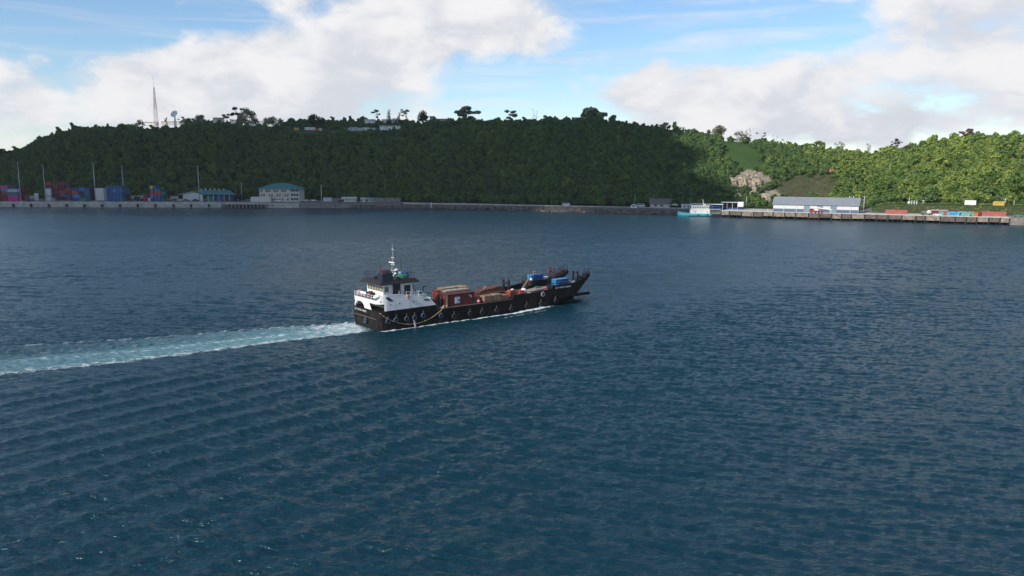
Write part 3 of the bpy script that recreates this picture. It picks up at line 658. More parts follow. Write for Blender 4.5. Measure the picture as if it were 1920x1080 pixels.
def column(px, Y, cols, where, L=6.06, end_on=False, group='containers stacked in the port yard', z0=APRON):
    """one column of stacked containers; cols from the ground up"""
    for i, c in enumerate(cols):
        if c is None: continue
        x = wx(px, Y, z0 + i * 2.6) if False else wx(px, Y, z0)
        container((x, Y, z0 + 0.02 + i * 2.62), L, (math.pi / 2 if end_on else 0) + QROT, c, '%s container, %s, %s' % (c, tier_word(i, len(cols)), where), group)
M_, D_, S_, B_, N_ = 'maroon', 'dark red', 'salmon red', 'blue', 'navy'
column(-3, 678, [M_, 'rust red', M_, S_, 'pale grey'], 'in the stack cut by the left edge of view')
column(12, 678, [D_, M_, 'rust red', 'bright blue', 'pink'], 'in the second column from the left edge of view')
column(27, 673, ['magenta', 'magenta', 'teal', 'pale grey', N_], 'magenta-footed column left of the first floodlight pole', L=8.4)
column(19, 684, ['orange', D_, 'orange', M_, 'red'], 'just behind the magenta-footed column')
column(45, 692, [M_, D_, M_, D_, M_], 'in the all-red column behind the first floodlight pole', L=4.6)
column(51, 675, ['brown', 'brown'], 'low brown pair right of the first pole', L=2.6)
column(92, 684, ['white', 'pale grey', 'white', 'white'], 'in the white column right of the second floodlight pole', L=4.2)
column(100, 682, ['lavender grey'], 'at the foot of the white column', L=3.0)
back = [(95, [N_, 'dark green', M_, D_, M_, 'rust red']), (107, ['dark green', 'maroon', D_, 'maroon', D_, M_]), (119, [M_, 'teal', 'red', M_, 'maroon', D_]), (130, ['rust red', B_, D_, 'rust red', N_, M_])]
for k, (px, cols) in enumerate(back): column(px, 704, cols, 'in the %s of four tall red columns at the back' % ['first', 'second', 'third', 'fourth'][k], L=5.2)
column(143, 702, ['maroon', 'rust red', 'orange', B_], 'in the column ending the tall back stack')
column(157, 700, [N_, D_, N_, 'bright blue'], 'behind the green container')
column(145, 688, [B_, 'bright blue'], 'in the blue pair left of the green container')
column(156, 684, ['green'], 'low in front of the navy stack', L=5.0)
column(165, 690, ['teal', B_, 'teal', B_], 'between the green container and the maroon column', L=4.6)
column(173, 694, [M_, 'maroon', D_, M_], 'in the maroon column left of the third floodlight pole', L=4.4)
for k, px in enumerate((185, 190.6, 196.2)): column(px, 694, ['white', 'white', 'white', 'white'], '%s white end-on column right of the third floodlight pole' % ['first', 'second', 'third'][k], end_on=True)
column(201.5, 692, ['lavender grey'] * 4, 'in the lavender column between white and blue stacks', end_on=True)
for k, px in enumerate((207.5, 213.4, 219.2, 225, 230.8)):
    column(px, [686, 680, 674, 674, 674][k], [[B_, B_, 'blue', B_, 'teal'], [B_] * 5, ['blue', B_, B_, 'bright blue', B_], [B_] * 5, ['teal', B_, B_, 'teal', B_]][k], 'in the %s of five blue end-on columns' % ['first', 'second', 'third', 'fourth', 'fifth'][k], end_on=True)
column(239, 690, [D_, N_, 'teal', 'teal'], 'just behind the fourth floodlight pole', L=4.8)
column(274.5, 684, ['red', 'red', None][:2], 'in the small red pair left of the yellow-topped stack', L=2.6)
column(282, 682, ['white', N_, N_], 'in the navy column left of the yellow-topped stack', L=2.8)
column(288.5, 678, ['maroon', 'bright blue', 'red', 'teal', 'yellow'], 'in the yellow-topped column', end_on=True)
column(295.6, 678, [B_, B_, 'red', 'teal', B_], 'in the tall blue column right of the yellow-topped one', end_on=True)
column(301.6, 678, [B_, 'blue', 'red', 'teal'], 'red-banded column beside the tall blue one', end_on=True)
column(307.6, 679, ['teal', 'dark green', 'teal', 'dark green'], 'in the dark green end column facing the yard vehicles', end_on=True)
# three white drums and a long white trailer between the first poles
def drum_stack():
    for k, z in enumerate((0, 2.1, 4.2)):
        t = thing('tank_drum', 'white round tank, %s of three stacked beside the second floodlight pole' % ['lowest', 'middle', 'topmost'][k], 'tank', (wx(69, 684), 684, APRON + z), QROT, 'white tanks stacked in the yard')
        mb = MB(); mb.tube((-1.5, 0, 1.05), (1.5, 0, 1.05), 1.0, n=16); mb.build('shell', WHITE, t, True)
        for s in (-1, 1): MB().box((s * 1.0, 0, .2), (.2, 1.6, .4)).build('cradle', STEEL, t)
drum_stack()
def trailer():
    t = thing('box_trailer', 'long pale trailer parked between the first two floodlight poles', 'trailer', (wx(58, 688), 688, APRON), QROT)
    MB().box((0, 0, 2.6), (8.6, 2.5, 2.7)).build('box', GREYW, t); MB().box((0, 0, 1.05), (8.2, 1.0, .25)).build('chassis', BLACKP, t)
    for x in (-2.9, -1.7, 3.0):
        for y in (-1.05, 1.05): MB().tube((x, y - .15, .5), (x, y + .15, .5), .5, n=12).build('wheel', RUBBER, t)
trailer()
# ================================================================ floodlight and lamp poles
def pole(px, py0, py1, Y, label, r=.26, heads=True, group='tall floodlight poles along the quay', m=STEEL, name='floodlight_pole'):
    z0 = max(APRON, zat(py1, Y)) if py1 else APRON; z0 = APRON; h = zat(py0, Y) - z0
    t = thing(name, label, 'pole', (wx(px, Y), Y, z0), 0, group)
    MB().tube((0, 0, 0), (0, 0, h), r, r * .6, n=10).build('mast', m, t, True); MB().box((0, 0, .2), (r * 3, r * 3, .4)).build('base', CONC, t)
    if heads:
        MB().tube((-1.0, 0, h - .3), (1.0, 0, h - .3), .07, n=6).build('crossarm', m, t)
        for x in (-.85, .85): MB().box((x, -.15, h - .1), (.5, .35, .3)).build('lamp_head', GREYW, t)
    return t
for px, top, Y, lab in ((39.5, 305, 668, 'tall pale floodlight pole beside the magenta-footed container column'), (86, 310, 682, 'pale floodlight pole just left of the white container column'), (180, 306, 668, 'tall pale floodlight pole in front of the white end-on containers'),
                        (233, 311, 700, 'pale floodlight pole rising behind the five blue end-on columns'), (374.5, 311, 664, 'lone tall floodlight pole in front of the teal roofed shed'), (454, 343, 690, 'short pale pole between the shed and the office building'), (603, 347, 660, 'pale pole right of the office building')):
    pole(px, top, None, Y, lab, .34 if Y < 670 else .3)
# ================================================================ quay
def build_quay():
    q = link('quay', None); tag(q, 'long pale concrete container quay edged with black rubber fenders', kind='structure')
    def yq(px): return float(np.interp(px, K_PX, K_SHORE))
    def seg(p0, p1, ztop, m, name, thick=8.0, z0=-2.0, proud=3.5):
        a = Vector((wx(p0, yq(p0) - proud), yq(p0) - proud, 0)); b = Vector((wx(p1, yq(p1) - proud), yq(p1) - proud, 0)); d = (b - a); n = Vector((-d.y, d.x, 0)).normalized()
        pts = [a, b, b + n * thick, a + n * thick]
        return MB().prism([(p.x, p.y) for p in pts], z0, ztop, 'z').build(name, m, q)
    for k in range(27):
        p0 = -330 + 27.6 * k
        seg(p0, p0 + 27.5, 4.05, CONC, 'quay_block')
        seg(p0 + 1, p0 + 19, 4.45, CAP, 'kerb_block', 0.8, 4.05, 3.4)
    # the piled landing: deck on columns over shadowed water
    seg(417.5, 499, 4.1, CONC, 'landing_deck', 9, 2.9, 7.5)
    for k in range(12):
        px = 420 + k * 7.0; Y = yq(px) - 7.0
        MB().b2((wx(px, Y) - .45, Y - .4, -2), (wx(px, Y) + .45, Y + .4, 2.95)).build('pile', CONC_DARK, q)
    seg(499.5, 560, 4.0, CONC, 'quay_block', 6)
    seg(560, 655, 3.6, CONC_DARK, 'sea_wall', 5, -2, 2.5); seg(655, 752, 3.4, CONC_DARK, 'sea_wall', 5, -2, 2.5)
    fm = MB(); fm.tube((0, 0, -.9), (0, 0, .9), .75, n=12); fm.box((0, .5, 0), (1.2, .8, 2.2)); fm.box((0, -.78, 0), (1.3, .12, 1.9)); fmesh = fm.mesh('fender'); fmesh.materials.append(RUBBER)
    for k in range(15):
        px = -8 + 33.3 * k - 33.3; 
        if px > 420: break
        Y = yq(px) - 4.1; o = link('fender', fmesh, q); o.location = (wx(px, Y, 1.2), Y, 1.5)
build_quay()
# ================================================================ vehicles
def car(loc, rz, label, kind='car', paint=CARW, group='vehicles parked along the harbour', name=None, k=1.0):
    """body with cabin, windows and wheels; kinds: car, van, pickup, truck"""
    t = thing(name or {'car': 'parked_car', 'van': 'parked_van', 'pickup': 'pickup_truck', 'truck': 'parked_truck'}[kind], label, {'car': 'car', 'van': 'van', 'pickup': 'pickup', 'truck': 'truck'}[kind], loc, rz, group); t.scale = (k, k, k)
    L, W = {'car': (4.4, 1.75), 'van': (5.0, 1.85), 'pickup': (5.2, 1.85), 'truck': (7.5, 2.4)}[kind]
    if kind == 'car': prof = [(-2.2, .4), (2.2, .4), (2.2, .85), (1.2, .98), (.6, 1.45), (-1.3, 1.48), (-2.0, 1.0), (-2.2, .95)]
    elif kind == 'van': prof = [(-2.5, .4), (2.5, .4), (2.5, 1.0), (2.1, 1.2), (1.5, 2.0), (-2.4, 2.05), (-2.5, 1.9)]
    elif kind == 'pickup': prof = [(-2.6, .5), (2.6, .5), (2.6, 1.0), (1.5, 1.1), (1.0, 1.75), (-.4, 1.75), (-.5, 1.1), (-2.6, 1.1)]
    else: prof = [(1.9, .6), (3.75, .6), (3.75, 1.6), (3.4, 2.7), (1.9, 2.75)]
    MB().prism(prof, -W / 2, W / 2).build('body', paint, t)
    if kind == 'truck':
        MB().b2((-3.7, -W / 2, 1.05), (1.7, W / 2, 3.2)).build('cargo_box', GREYW, t); MB().b2((-3.7, -.5, .7), (1.9, .5, 1.05)).build('chassis', BLACKP, t); win = [(2.3, 1.75), (3.5, 1.75), (3.25, 2.5), (2.3, 2.5)]; wxs = (-2.8, -1.6, 2.8); wr = .5
    else:
        win = {'car': [(-1.75, 1.0), (1.0, 1.02), (.5, 1.38), (-1.2, 1.40)], 'van': [(-2.2, 1.25), (1.85, 1.25), (1.4, 1.85), (-2.2, 1.88)], 'pickup': [(-.3, 1.15), (1.3, 1.15), (.9, 1.66), (-.3, 1.66)]}[kind]; wxs = (-L * .31, L * .31); wr = .36
    for y in (-W / 2 - .012, W / 2 + .012): MB().prism(win, y - .01, y + .01).build('window', GLASS, t)
    for x in wxs:
        for y in (-W / 2 + .1, W / 2 - .1): MB().tube((x, y - .13, wr), (x, y + .13, wr), wr, n=12).build('wheel', RUBBER, t)
    return t
for px, Y, kind, paint, lab in ((249, 700, 'truck', CARD, 'dark truck with grey box beside the blue container columns'), (259, 704, 'truck', CARW, 'white cabbed truck in the middle of the yard vehicles'), (268, 696, 'pickup', ORANGE, 'orange pickup left of the yellow-topped container stack'),
                                (316, 690, 'van', YELLOW, 'yellowish van just right of the dark green end column'), (325, 694, 'truck', CARD, 'dark truck left of the teal roofed shed'), (338, 680, 'car', CARW, 'white car in front of the gable of the teal roofed shed'),
                                (350, 676, 'pickup', CARD, 'dark pickup before the pale gable of the shed'), (367, 674, 'pickup', CARD, 'dark pickup next to the lone tall pole'), (441, 682, 'car', CARW, 'white car by the right end of the teal roofed shed'),
                                (523, 668, 'van', CARW, 'white van at the foot of the office building'), (549, 668, 'van', CARW, 'white van near the right corner of the office building'), (572, 672, 'car', CARW, 'white car first right of the office building'), (588, 672, 'car', CARW, 'white car nearest the pole right of the office'),
                                (640, 664, 'car', CARD, 'dark car in front of the low white harbour house')):
    car((wx(px, Y), Y, APRON + .02), QROT + random.choice((0, math.pi)), lab, kind, paint, k=1.15)
def forklift():
    t = thing('reach_stacker', 'yellow lamped container handler between the yard trucks and the red pair', 'forklift', (wx(262, 686), 686, APRON), 0)
    MB().prism([(-2.4, .7), (2.4, .7), (2.4, 1.6), (-.2, 1.7), (-.6, 2.1), (-2.4, 2.1)], -1.2, 1.2).build('chassis', CARD, t); MB().b2((-1.5, -.8, 2.1), (.1, .8, 3.3)).build('cab', GLASS, t)
    MB().tube((-1.8, 0, 2.6), (3.4, 0, 5.0), .3, n=8).build('boom', YELLOW, t); MB().b2((2.9, -2.6, 4.3), (3.8, 2.6, 4.9)).build('spreader', YELLOW, t)
    for x in (-1.6, 1.6):
        for y in (-1.2, 1.2): MB().tube((x, y - .3, .7), (x, y + .3, .7), .7, n=12).build('wheel', RUBBER, t)
forklift()
# ================================================================ shed, office and other harbour buildings
def shed():
    Y = 676; x0, x1 = wx(340, Y), wx(443, Y); w = x1 - x0
    t = thing('warehouse_shed', 'low wide shed with teal roof, pale gable and round roof vents', 'shed', (x0, Y, APRON), QROT)
    gx = wx(386, Y) - x0                                      # the pale gable end faces left front, open bays face front
    MB().prism([(1.5, 0), (gx - 2, 0), (gx - 2, 5.6), (gx * .5, 7.6), (1.5, 5.6)], 0.0, .4).build('gable_wall', GREYW, t)
    MB().prism([(-2, 5.6), (gx * .5, 8.3), (gx * .5, 8.0), (-2, 5.3)], -1.2, 24).build('roof_edge', CAP, t)
    r = MB(); r.prism([(gx * .5, 8.32), (gx + 2.5, 5.9), (w + 1, 5.6), (w - 8, 7.6)], -.3, 0.0); 
    rf = MB().add([(gx * .5, 12, 9.0), (w - 9, 12, 9.0), (w + 1, -1.5, 5.5), (gx - 3, -1.5, 5.9), (gx * .5, 12, 8.8), (w - 9, 12, 8.8), (w + 1, -1.5, 5.3), (gx - 3, -1.5, 5.7)], [(0, 1, 2, 3), (7, 6, 5, 4), (0, 3, 7, 4), (1, 0, 4, 5), (2, 1, 5, 6), (3, 2, 6, 7)]).build('roof', TEAL, t)
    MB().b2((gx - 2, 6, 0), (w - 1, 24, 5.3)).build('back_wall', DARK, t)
    for k in range(6): MB().b2((gx - 2 + k * (w - gx) / 5.6, -.6, 0), (gx - 1.7 + k * (w - gx) / 5.6, -.3, 5.4)).build('post', STEEL, t)
    for k, c in enumerate((TEAL, BLUE_P, NAVY)): MB().b2((gx + k * 8.2, 2 + k * .02, 0), (gx + 7.4 + k * 8.2, 2.3, 4.6)).build('bay_door', c, t)
    for k in range(6):
        vx = gx * .62 + k * 3.9; MB().tube((vx, 11, 8.6), (vx, 11, 9.5), .55, n=10).tube((vx, 11, 9.5), (vx, 11, 10.2), .95, .5, n=10).build('roof_vent', CAP, t, True)
shed()
def office():
    Y = 668; x0, x1 = wx(487, Y), wx(562, Y); w = x1 - x0; zr = zat(354, Y) - APRON
    t = thing('office_building', 'three storey cream harbour office with teal hipped roof', 'office', (x0, Y, APRON), QROT)
    d = 15; MB().b2((0, 0, 0), (w, d, zr)).build('wall', OFFWHITE, t)
    fl = zr / 3
    for k in (1, 2): MB().b2((-.25, -.25, fl * k - .25), (w * .78, -.0, fl * k + .15)).build('yellow_band', mat('ochre_band', (0.50, 0.34, 0.10), .7), t)
    for k in range(3):
        for i in range(11):
            if k == 0 and i in (2, 3): continue
            xx = 1.0 + i * (w * .76 - 1.0) / 11
            win = MB().b2((xx, -.06, fl * k + 1.0), (xx + 1.5, -.02, fl * k + 2.5)).build('window', GLASS if (i + k) % 3 else mat('pale_blind', (.55, .56, .55), .6), t); MB().b2((xx - .1, -.10, fl * k + .85), (xx + 1.6, -.02, fl * k + .98)).build('sill', CAP, win)
    # recessed galleries at the right end
    for k in range(3):
        MB().b2((w * .79, -.06, fl * k + .5), (w - .5, -.02, fl * k + fl - .5)).build('gallery', DARK, t); MB().b2((w * .79, -.22, fl * k + .4), (w - .3, -.12, fl * k + 1.3)).build('balustrade', GREYW, t)
    for k in range(4): MB().b2((w * .79 + k * (w * .2) / 3 - .15, -.3, 0), (w * .79 + k * (w * .2) / 3 + .15, -.08, zr)).build('column', CAP, t)
    e = 2.2; h = zat(346, Y) - zat(354, Y)
    rv = [(-e, -e, zr), (w + e, -e, zr), (w + e, d + e, zr), (-e, d + e, zr), (w * .36, d * .5, zr + h + 1.2), (w * .64, d * .5, zr + h + 1.2)]
    MB().add(rv, [(0, 1, 5, 4), (1, 2, 5), (2, 3, 4, 5), (3, 0, 4), (3, 2, 1, 0)]).build('roof', TEAL, t)
    MB().b2((-6, -4.0, 0), (w * .32, -1.0, 4.2)).build('porch', OFFWHITE, t)
office()
def low_wall(px0, px1, Y, z0, z1, label, m=GREYW):
    o = MB().b2((wx(px0, Y), Y - .15, z0), (wx(px1, Y), Y + .15, z1)).build('boundary_wall', m); return tag(o, label, 'wall')
low_wall(470, 486, 664, APRON, APRON + 3, 'short pale wall left of the office building', CAP)
low_wall(606, 622, 668, APRON, APRON + 3.4, 'grey wall panel right of the pole beyond the office', GREYW)
low_wall(622.5, 639, 668, APRON, APRON + 3.0, 'low grey wall joining the low white harbour house', CONC_DARK)
low_wall(700.5, 751, 660, APRON - .5, APRON + 3.6, 'long grey fence wall ending at the wooded point', CONC_DARK)
def cottage(px0, px1, Y, h, rh, label, wall, roof, name='harbour_house', windows=3, z=APRON, depth=7, door=True):
    x0, x1 = wx(px0, Y, z), wx(px1, Y, z); w = x1 - x0; t = thing(name, label, 'house', (x0, Y, z), QROT)
    MB().b2((0, 0, 0), (w, depth, h)).build('wall', wall, t)
    MB().prism([(-.6, h), (depth + .6, h), (depth / 2, h + rh)], -.5, w + .5, 'x').build('roof', roof, t)
    for i in range(windows):
        xx = w * (i + .5) / windows - .6; MB().b2((xx, -.05, h * .35), (xx + 1.2, -.02, h * .75)).build('window', GLASS, t)
    if door: MB().b2((w * .05, -.05, 0), (w * .05 + .9, -.02, 2.0)).build('door', BROWNROOF, t)
    return t
cottage(640.5, 667, 664, 3.0, 1.0, 'low white harbour house with pale roof on the sea wall', OFFWHITE, CAP, windows=4)
cottage(676, 684, 664, 2.6, .8, 'small white hut between the low house and grey fence', WHITE, CAP, windows=1)
cottage(685, 700, 662, 2.8, .5, 'flat grey roofed block at the start of the long fence', CONC, GREYW, windows=2)
def marker(px, Y, z, h, label):
    t = thing('marker_post', label, 'post', (wx(px, Y, z), Y, z)); MB().tube((0, 0, 0), (0, 0, h), .35, .25, n=8).build('post', WHITE, t); MB().box((0, 0, h + .2), (.8, .8, .4)).build('cap', WHITE, t)
marker(808.5, 631, 1.0, 3.6, 'white marker post on the rocks below the wooded point')
# ---------------------------------------------------------------- rocks along the shore
def build_rocks():
    rnd = random.Random(4); mb = MB()
    for _ in range(900):
        px = rnd.uniform(655, 1290); Y = float(np.interp(px, K_PX, K_SHORE)) + rnd.uniform(-5.0, 1.2); r = rnd.uniform(.5, 1.5); f = (Y - float(np.interp(px, K_PX, K_SHORE)) + 5) / 6.2
        if px < 752: Y -= 3.2
        mb.ball((wx(px, Y, 1), Y, -.3 + f * 2.6), r, 6, 4, .25, (1.1, .9, .7))
    o = mb.build('shore_boulders', mat('boulder', (0.20, 0.155, 0.125), .95, var=.45, scale=.45, bump=.3), fix=False); tag(o, 'jumbled brown boulders along the foot of the shore road', 'rocks', kind='stuff')
build_rocks()
# shore road with its low parapet under the wooded hill
def build_road():
    mb = MB(); top = MB(); pts = []
    for px in range(755, 1345, 12): 
        Y = float(np.interp(px, K_PX, K_SHORE)) + 1.2; pts.append((wx(px, Y), Y))
    for (ax, ay), (bx, by) in zip(pts[:-1], pts[1:]):
        mb.add([(ax, ay, APRON + .01), (bx, by, APRON + .01), (bx + 1, by + 8, APRON + .01), (ax + 1, ay + 8, APRON + .01)], [(0, 1, 2, 3)])
        top.add([(ax, ay, APRON - .8), (bx, by, APRON - .8), (bx, by, APRON + .55), (ax, ay, APRON + .55), (ax, ay + .4, APRON - .8), (bx, by + .4, APRON - .8), (bx, by + .4, APRON + .55), (ax, ay + .4, APRON + .55)], [(0, 1, 2, 3), (3, 2, 6, 7), (7, 6, 5, 4)])
    o = mb.build('road', mat('dusty_road', (.22, .20, .175), .9, var=.2, scale=.3), fix=False); o['kind'] = 'structure'
    o = top.build('parapet', CONC, fix=False); tag(o, 'low pale concrete parapet along the shore road', 'wall')
build_road()
# ================================================================ on the hill top
def tower():
    p = hit(293, 231); Y = p.y; h = zat(141, Y) - p.z
    t = thing('lattice_tower', 'tall red and white lattice radio mast on the hilltop', 'radio mast', p); RW = mat('mast_red', (.22, .09, .085), .6); WM = mat('mast_white', (.34, .34, .36), .5)
    lv = 15; hh = h * .82
    def half(z): return 3.1 * (1 - z / hh) ** 1.0 + .55
    for k in range(lv):
        z0, z1 = hh * k / lv, hh * (k + 1) / lv; a, b = half(z0), half(z1); mb = MB()
        for sx, sy in ((-1, -1), (1, -1), (1, 1), (-1, 1)): mb.tube((sx * a, sy * a, z0), (sx * b, sy * b, z1), .22, n=5)
        for (p0, p1) in (((-1, -1), (1, -1)), ((1, -1), (1, 1)), ((1, 1), (-1, 1)), ((-1, 1), (-1, -1))):
            mb.tube((p0[0] * a, p0[1] * a, z0), (p1[0] * b, p1[1] * b, z1), .09, n=4); mb.tube((p1[0] * a, p1[1] * a, z0), (p0[0] * b, p0[1] * b, z1), .09, n=4); mb.tube((p0[0] * b, p0[1] * b, z1), (p1[0] * b, p1[1] * b, z1), .09, n=4)
        mb.build('lattice_section', RW if (k // 3) % 2 else WM, t)
    MB().tube((0, 0, hh), (0, 0, h), .22, .10, n=6).build('top_spike', WM, t)
    for z, r in ((h * .95, .85), (h * .70, .85), (h * .655, .8)): MB().tube((-.4, -1.0, z), (-.4, -.2, z), r, r * .8, n=14).build('dish_antenna', GREYW, t)
    for z in (h * .73,):
        MB().tube((-2.2, 0, z), (2.2, 0, z), .10, n=5).build('crossarm', WM, t)
        for x in (-2.0, -.9, .9, 2.0): MB().b2((x - .15, -.5, z - .9), (x + .15, -.3, z + .9)).build('panel_antenna', CAP, t)
    o = thing('guyed_pole', 'thin grey guyed pole just left of the lattice mast', 'pole', hit(287, 231)); MB().tube((0, 0, 0), (0, 0, 18), .28, .2, n=6).build('mast', STEEL, o); MB().tube((0, 0, 15), (.8, 0, 17), .5, n=8).build('antenna', GREYW, o)
tower()
def dish(px, py, Y, r, tilt, turn, label, m):
    b = ground_at(px, Y); cz = zat(py, Y) - b.z; t = thing('satellite_dish', label, 'satellite dish', b)
    MB().tube((0, 0, -2), (0, 0, cz * .55), 1.6, 1.1, n=8).tube((0, 0, cz * .55), (0, 0, cz - r * .2), .8, .6, n=8).build('pedestal', WHITE, t); n, m_ = 24, 5; mb = MB(); R = Matrix.Rotation(turn, 4, 'Z') @ Matrix.Rotation(tilt, 4, 'X'); vs = []; fs = []
    for s in (0, 1):
        for j in range(m_ + 1):
            q = r * j / m_
            for i in range(n): a = 6.2832 * i / n; vs.append(R @ Vector((q * math.cos(a), q * math.sin(a), .32 * q * q / r - s * .15)) + Vector((0, 0, cz)))
    for s in (0, 1):
        for j in range(m_):
            for i in range(n):
                o = s * (m_ + 1) * n; f = (o + j * n + i, o + j * n + (i + 1) % n, o + (j + 1) * n + (i + 1) % n, o + (j + 1) * n + i); fs.append(f if s == 0 else f[::-1])
    mb.add(vs, fs).build('reflector', m, t, True, False)
    for a in (0, 2.1, 4.2): 
        p0 = R @ Vector((r * .8 * math.cos(a), r * .8 * math.sin(a), .2 * r)) + Vector((0, 0, cz)); p1 = R @ Vector((0, 0, r * .8)) + Vector((0, 0, cz)); MB().tube(p0, p1, .07, n=4).build('feed_strut', STEEL, t)
    MB().box(R @ Vector((0, 0, r * .8)) + Vector((0, 0, cz)), (.5, .5, .5)).build('feed_horn', WHITE, t)
dish(329, 214.5, 800, 3.7, math.radians(60), math.radians(-14), 'white satellite dish tilted skyward on a pedestal by the mast', WHITE)
dish(313, 225, 800, 2.8, math.radians(58), math.radians(-70), 'dark backed satellite dish low between mast and white dish', mat('dish_grey', (.12, .13, .14), .5))
def hill_house(px0, px1, py_base, py_top, label, wall, roof, name='hilltop_building', Y=None, rh=1.2, wins=3, depth=8, porch=False):
    p = hit((px0 + px1) / 2, py_base) if Y is None else ground_at((px0 + px1) / 2, Y)
    Yp = p.y; x0, x1 = wx(px0, Yp, p.z), wx(px1, Yp, p.z); w = x1 - x0; z = zat(py_base, Yp); h = max(2.2, zat(py_top, Yp) - z)
    t = thing(name, label, 'building', (x0, Yp, z)); MB().b2((0, 0, -2.5), (w, depth, h)).build('wall', wall, t)
    MB().prism([(-.5, h), (depth + .5, h), (depth / 2, h + rh)], -.4, w + .4, 'x').build('roof', roof, t)
    for i in range(wins):
        xx = w * (i + .5) / wins - .5; f = MB().b2((xx, -.05, h * .35), (xx + 1.0, -.02, h * .8)).build('window', GLASS, t)
    if porch: MB().b2((-.4, -2.5, h - .3), (w * .4, 0, h - .1)).build('porch_roof', WHITE, t)
    return t
RUSTROOF = mat('faded_red_roof', (.30, .17, .14), .8); PALE_ROOF = mat('pale_sheet_roof', (.55, .56, .58), .6)
hill_house(268, 295, 232, 229.5, 'long low white hut at the foot of the lattice mast', WHITE, RUSTROOF, rh=.6, wins=5)
hill_house(304, 349, 231, 228.5, 'long low pink roofed block under the satellite dishes', OFFWHITE, RUSTROOF, rh=.6, wins=7)
hill_house(400, 416, 226, 223, 'brown roofed house half hidden behind the hilltop scrub', OFFWHITE, BROWNROOF, Y=812, rh=1.0)
hill_house(433, 456, 229, 224, 'white hilltop house with an open gateway, left of the big tree', WHITE, WHITE, wins=2, porch=True)
hill_house(468, 497, 233, 227.5, 'white hilltop house with dark window band right of the big tree', WHITE, PALE_ROOF, wins=4)
def hill_box(px0, px1, py0, py1, colour, label, Y=None, name='hilltop_container'):
    p = hit((px0 + px1) / 2, py1) if Y is None else ground_at((px0 + px1) / 2, Y); Yp = p.y; w = wx(px1, Yp, p.z) - wx(px0, Yp, p.z); z = zat(py1, Yp)
    o = link(name, container_mesh(round(w, 1))); o.location = (wx((px0 + px1) / 2, Yp, p.z), Yp, z); o.material_slots[0].link = 'OBJECT'; o.material_slots[0].material = cmat(colour)
    return tag(o, label, 'container', 'containers on the hilltop bench')
hill_box(551.5, 560, 239, 244, 'yellow', 'yellow container at the left end of the hilltop bench')
hill_box(572, 591, 238, 243.5, 'white', 'white container just behind the red one on the hilltop bench', Y=800)
hill_box(575, 597, 240, 245.5, 'salmon red', 'red container in front of the white one on the hilltop bench')
hill_box(597.5, 604, 240, 245, 'cream', 'small cream container right of the red one on the bench')
for k, (a, b, lab) in enumerate(((642, 655, 'low grey shed at the left end of the row'), (656, 668, 'grey roofed shed second in the row'), (669, 680, 'grey roofed shed third in the row'), (681, 690, 'white roofed shed in the middle of the row'), (691, 702, 'pale shed beside the three white tanks'))):
    hill_house(a, b, 245, 241.5 - (k % 2) * 1.5, lab + ' on the hilltop bench', GREYW if k < 3 else WHITE, PALE_ROOF, 'bench_shed', wins=2, rh=.8)
for k in range(3):
    hill_house(712 + k * 12.8, 723.5 + k * 12.8, 240, 236, '%s of three white boxy houses above the blue sheds' % ['left', 'middle', 'right'][k], WHITE, WHITE, 'box_house', Y=812, rh=.3, wins=2)
for k in range(3):
    hill_house(704 + k * 13, 715.5 + k * 13, 245.5, 242, '%s of three blue sheds at the right end of the bench' % ['left', 'middle', 'right'][k], mat('shed_blue', (.04, .22, .36), .6), mat('shed_blue_roof', (.10, .36, .50), .5), 'blue_shed', rh=.8, wins=1)
hill_house(684, 702, 229, 227, 'long pale roofed house on the upper skyline left of the thin tree', WHITE, PALE_ROOF, Y=880, wins=3)
hill_house(716, 735, 229, 226, 'white house between the thin skyline trees', WHITE, PALE_ROOF, Y=882, wins=3)
hill_house(736, 745, 229, 222, 'tall white building right of the leaning skyline tree', WHITE, WHITE, Y=884, wins=2, rh=.3)
hill_house(806, 814, 228, 221, 'grey hipped pavilion at the left end of the long lodge', GREYW, BROWNROOF, Y=830, wins=2, rh=2)
hill_house(815, 848, 228, 224, 'long low lodge with brown roof and many openings on the skyline', OFFWHITE, BROWNROOF, Y=830, wins=9, rh=1.0)
hill_house(1076, 1101, 226, 222, 'low brown roofed house under the umbrella tree', OFFWHITE, BROWNROOF, Y=806, wins=3)
hill_house(1272, 1284, 244, 240, 'small white house on the descending skyline', WHITE, PALE_ROOF, Y=786, wins=2)
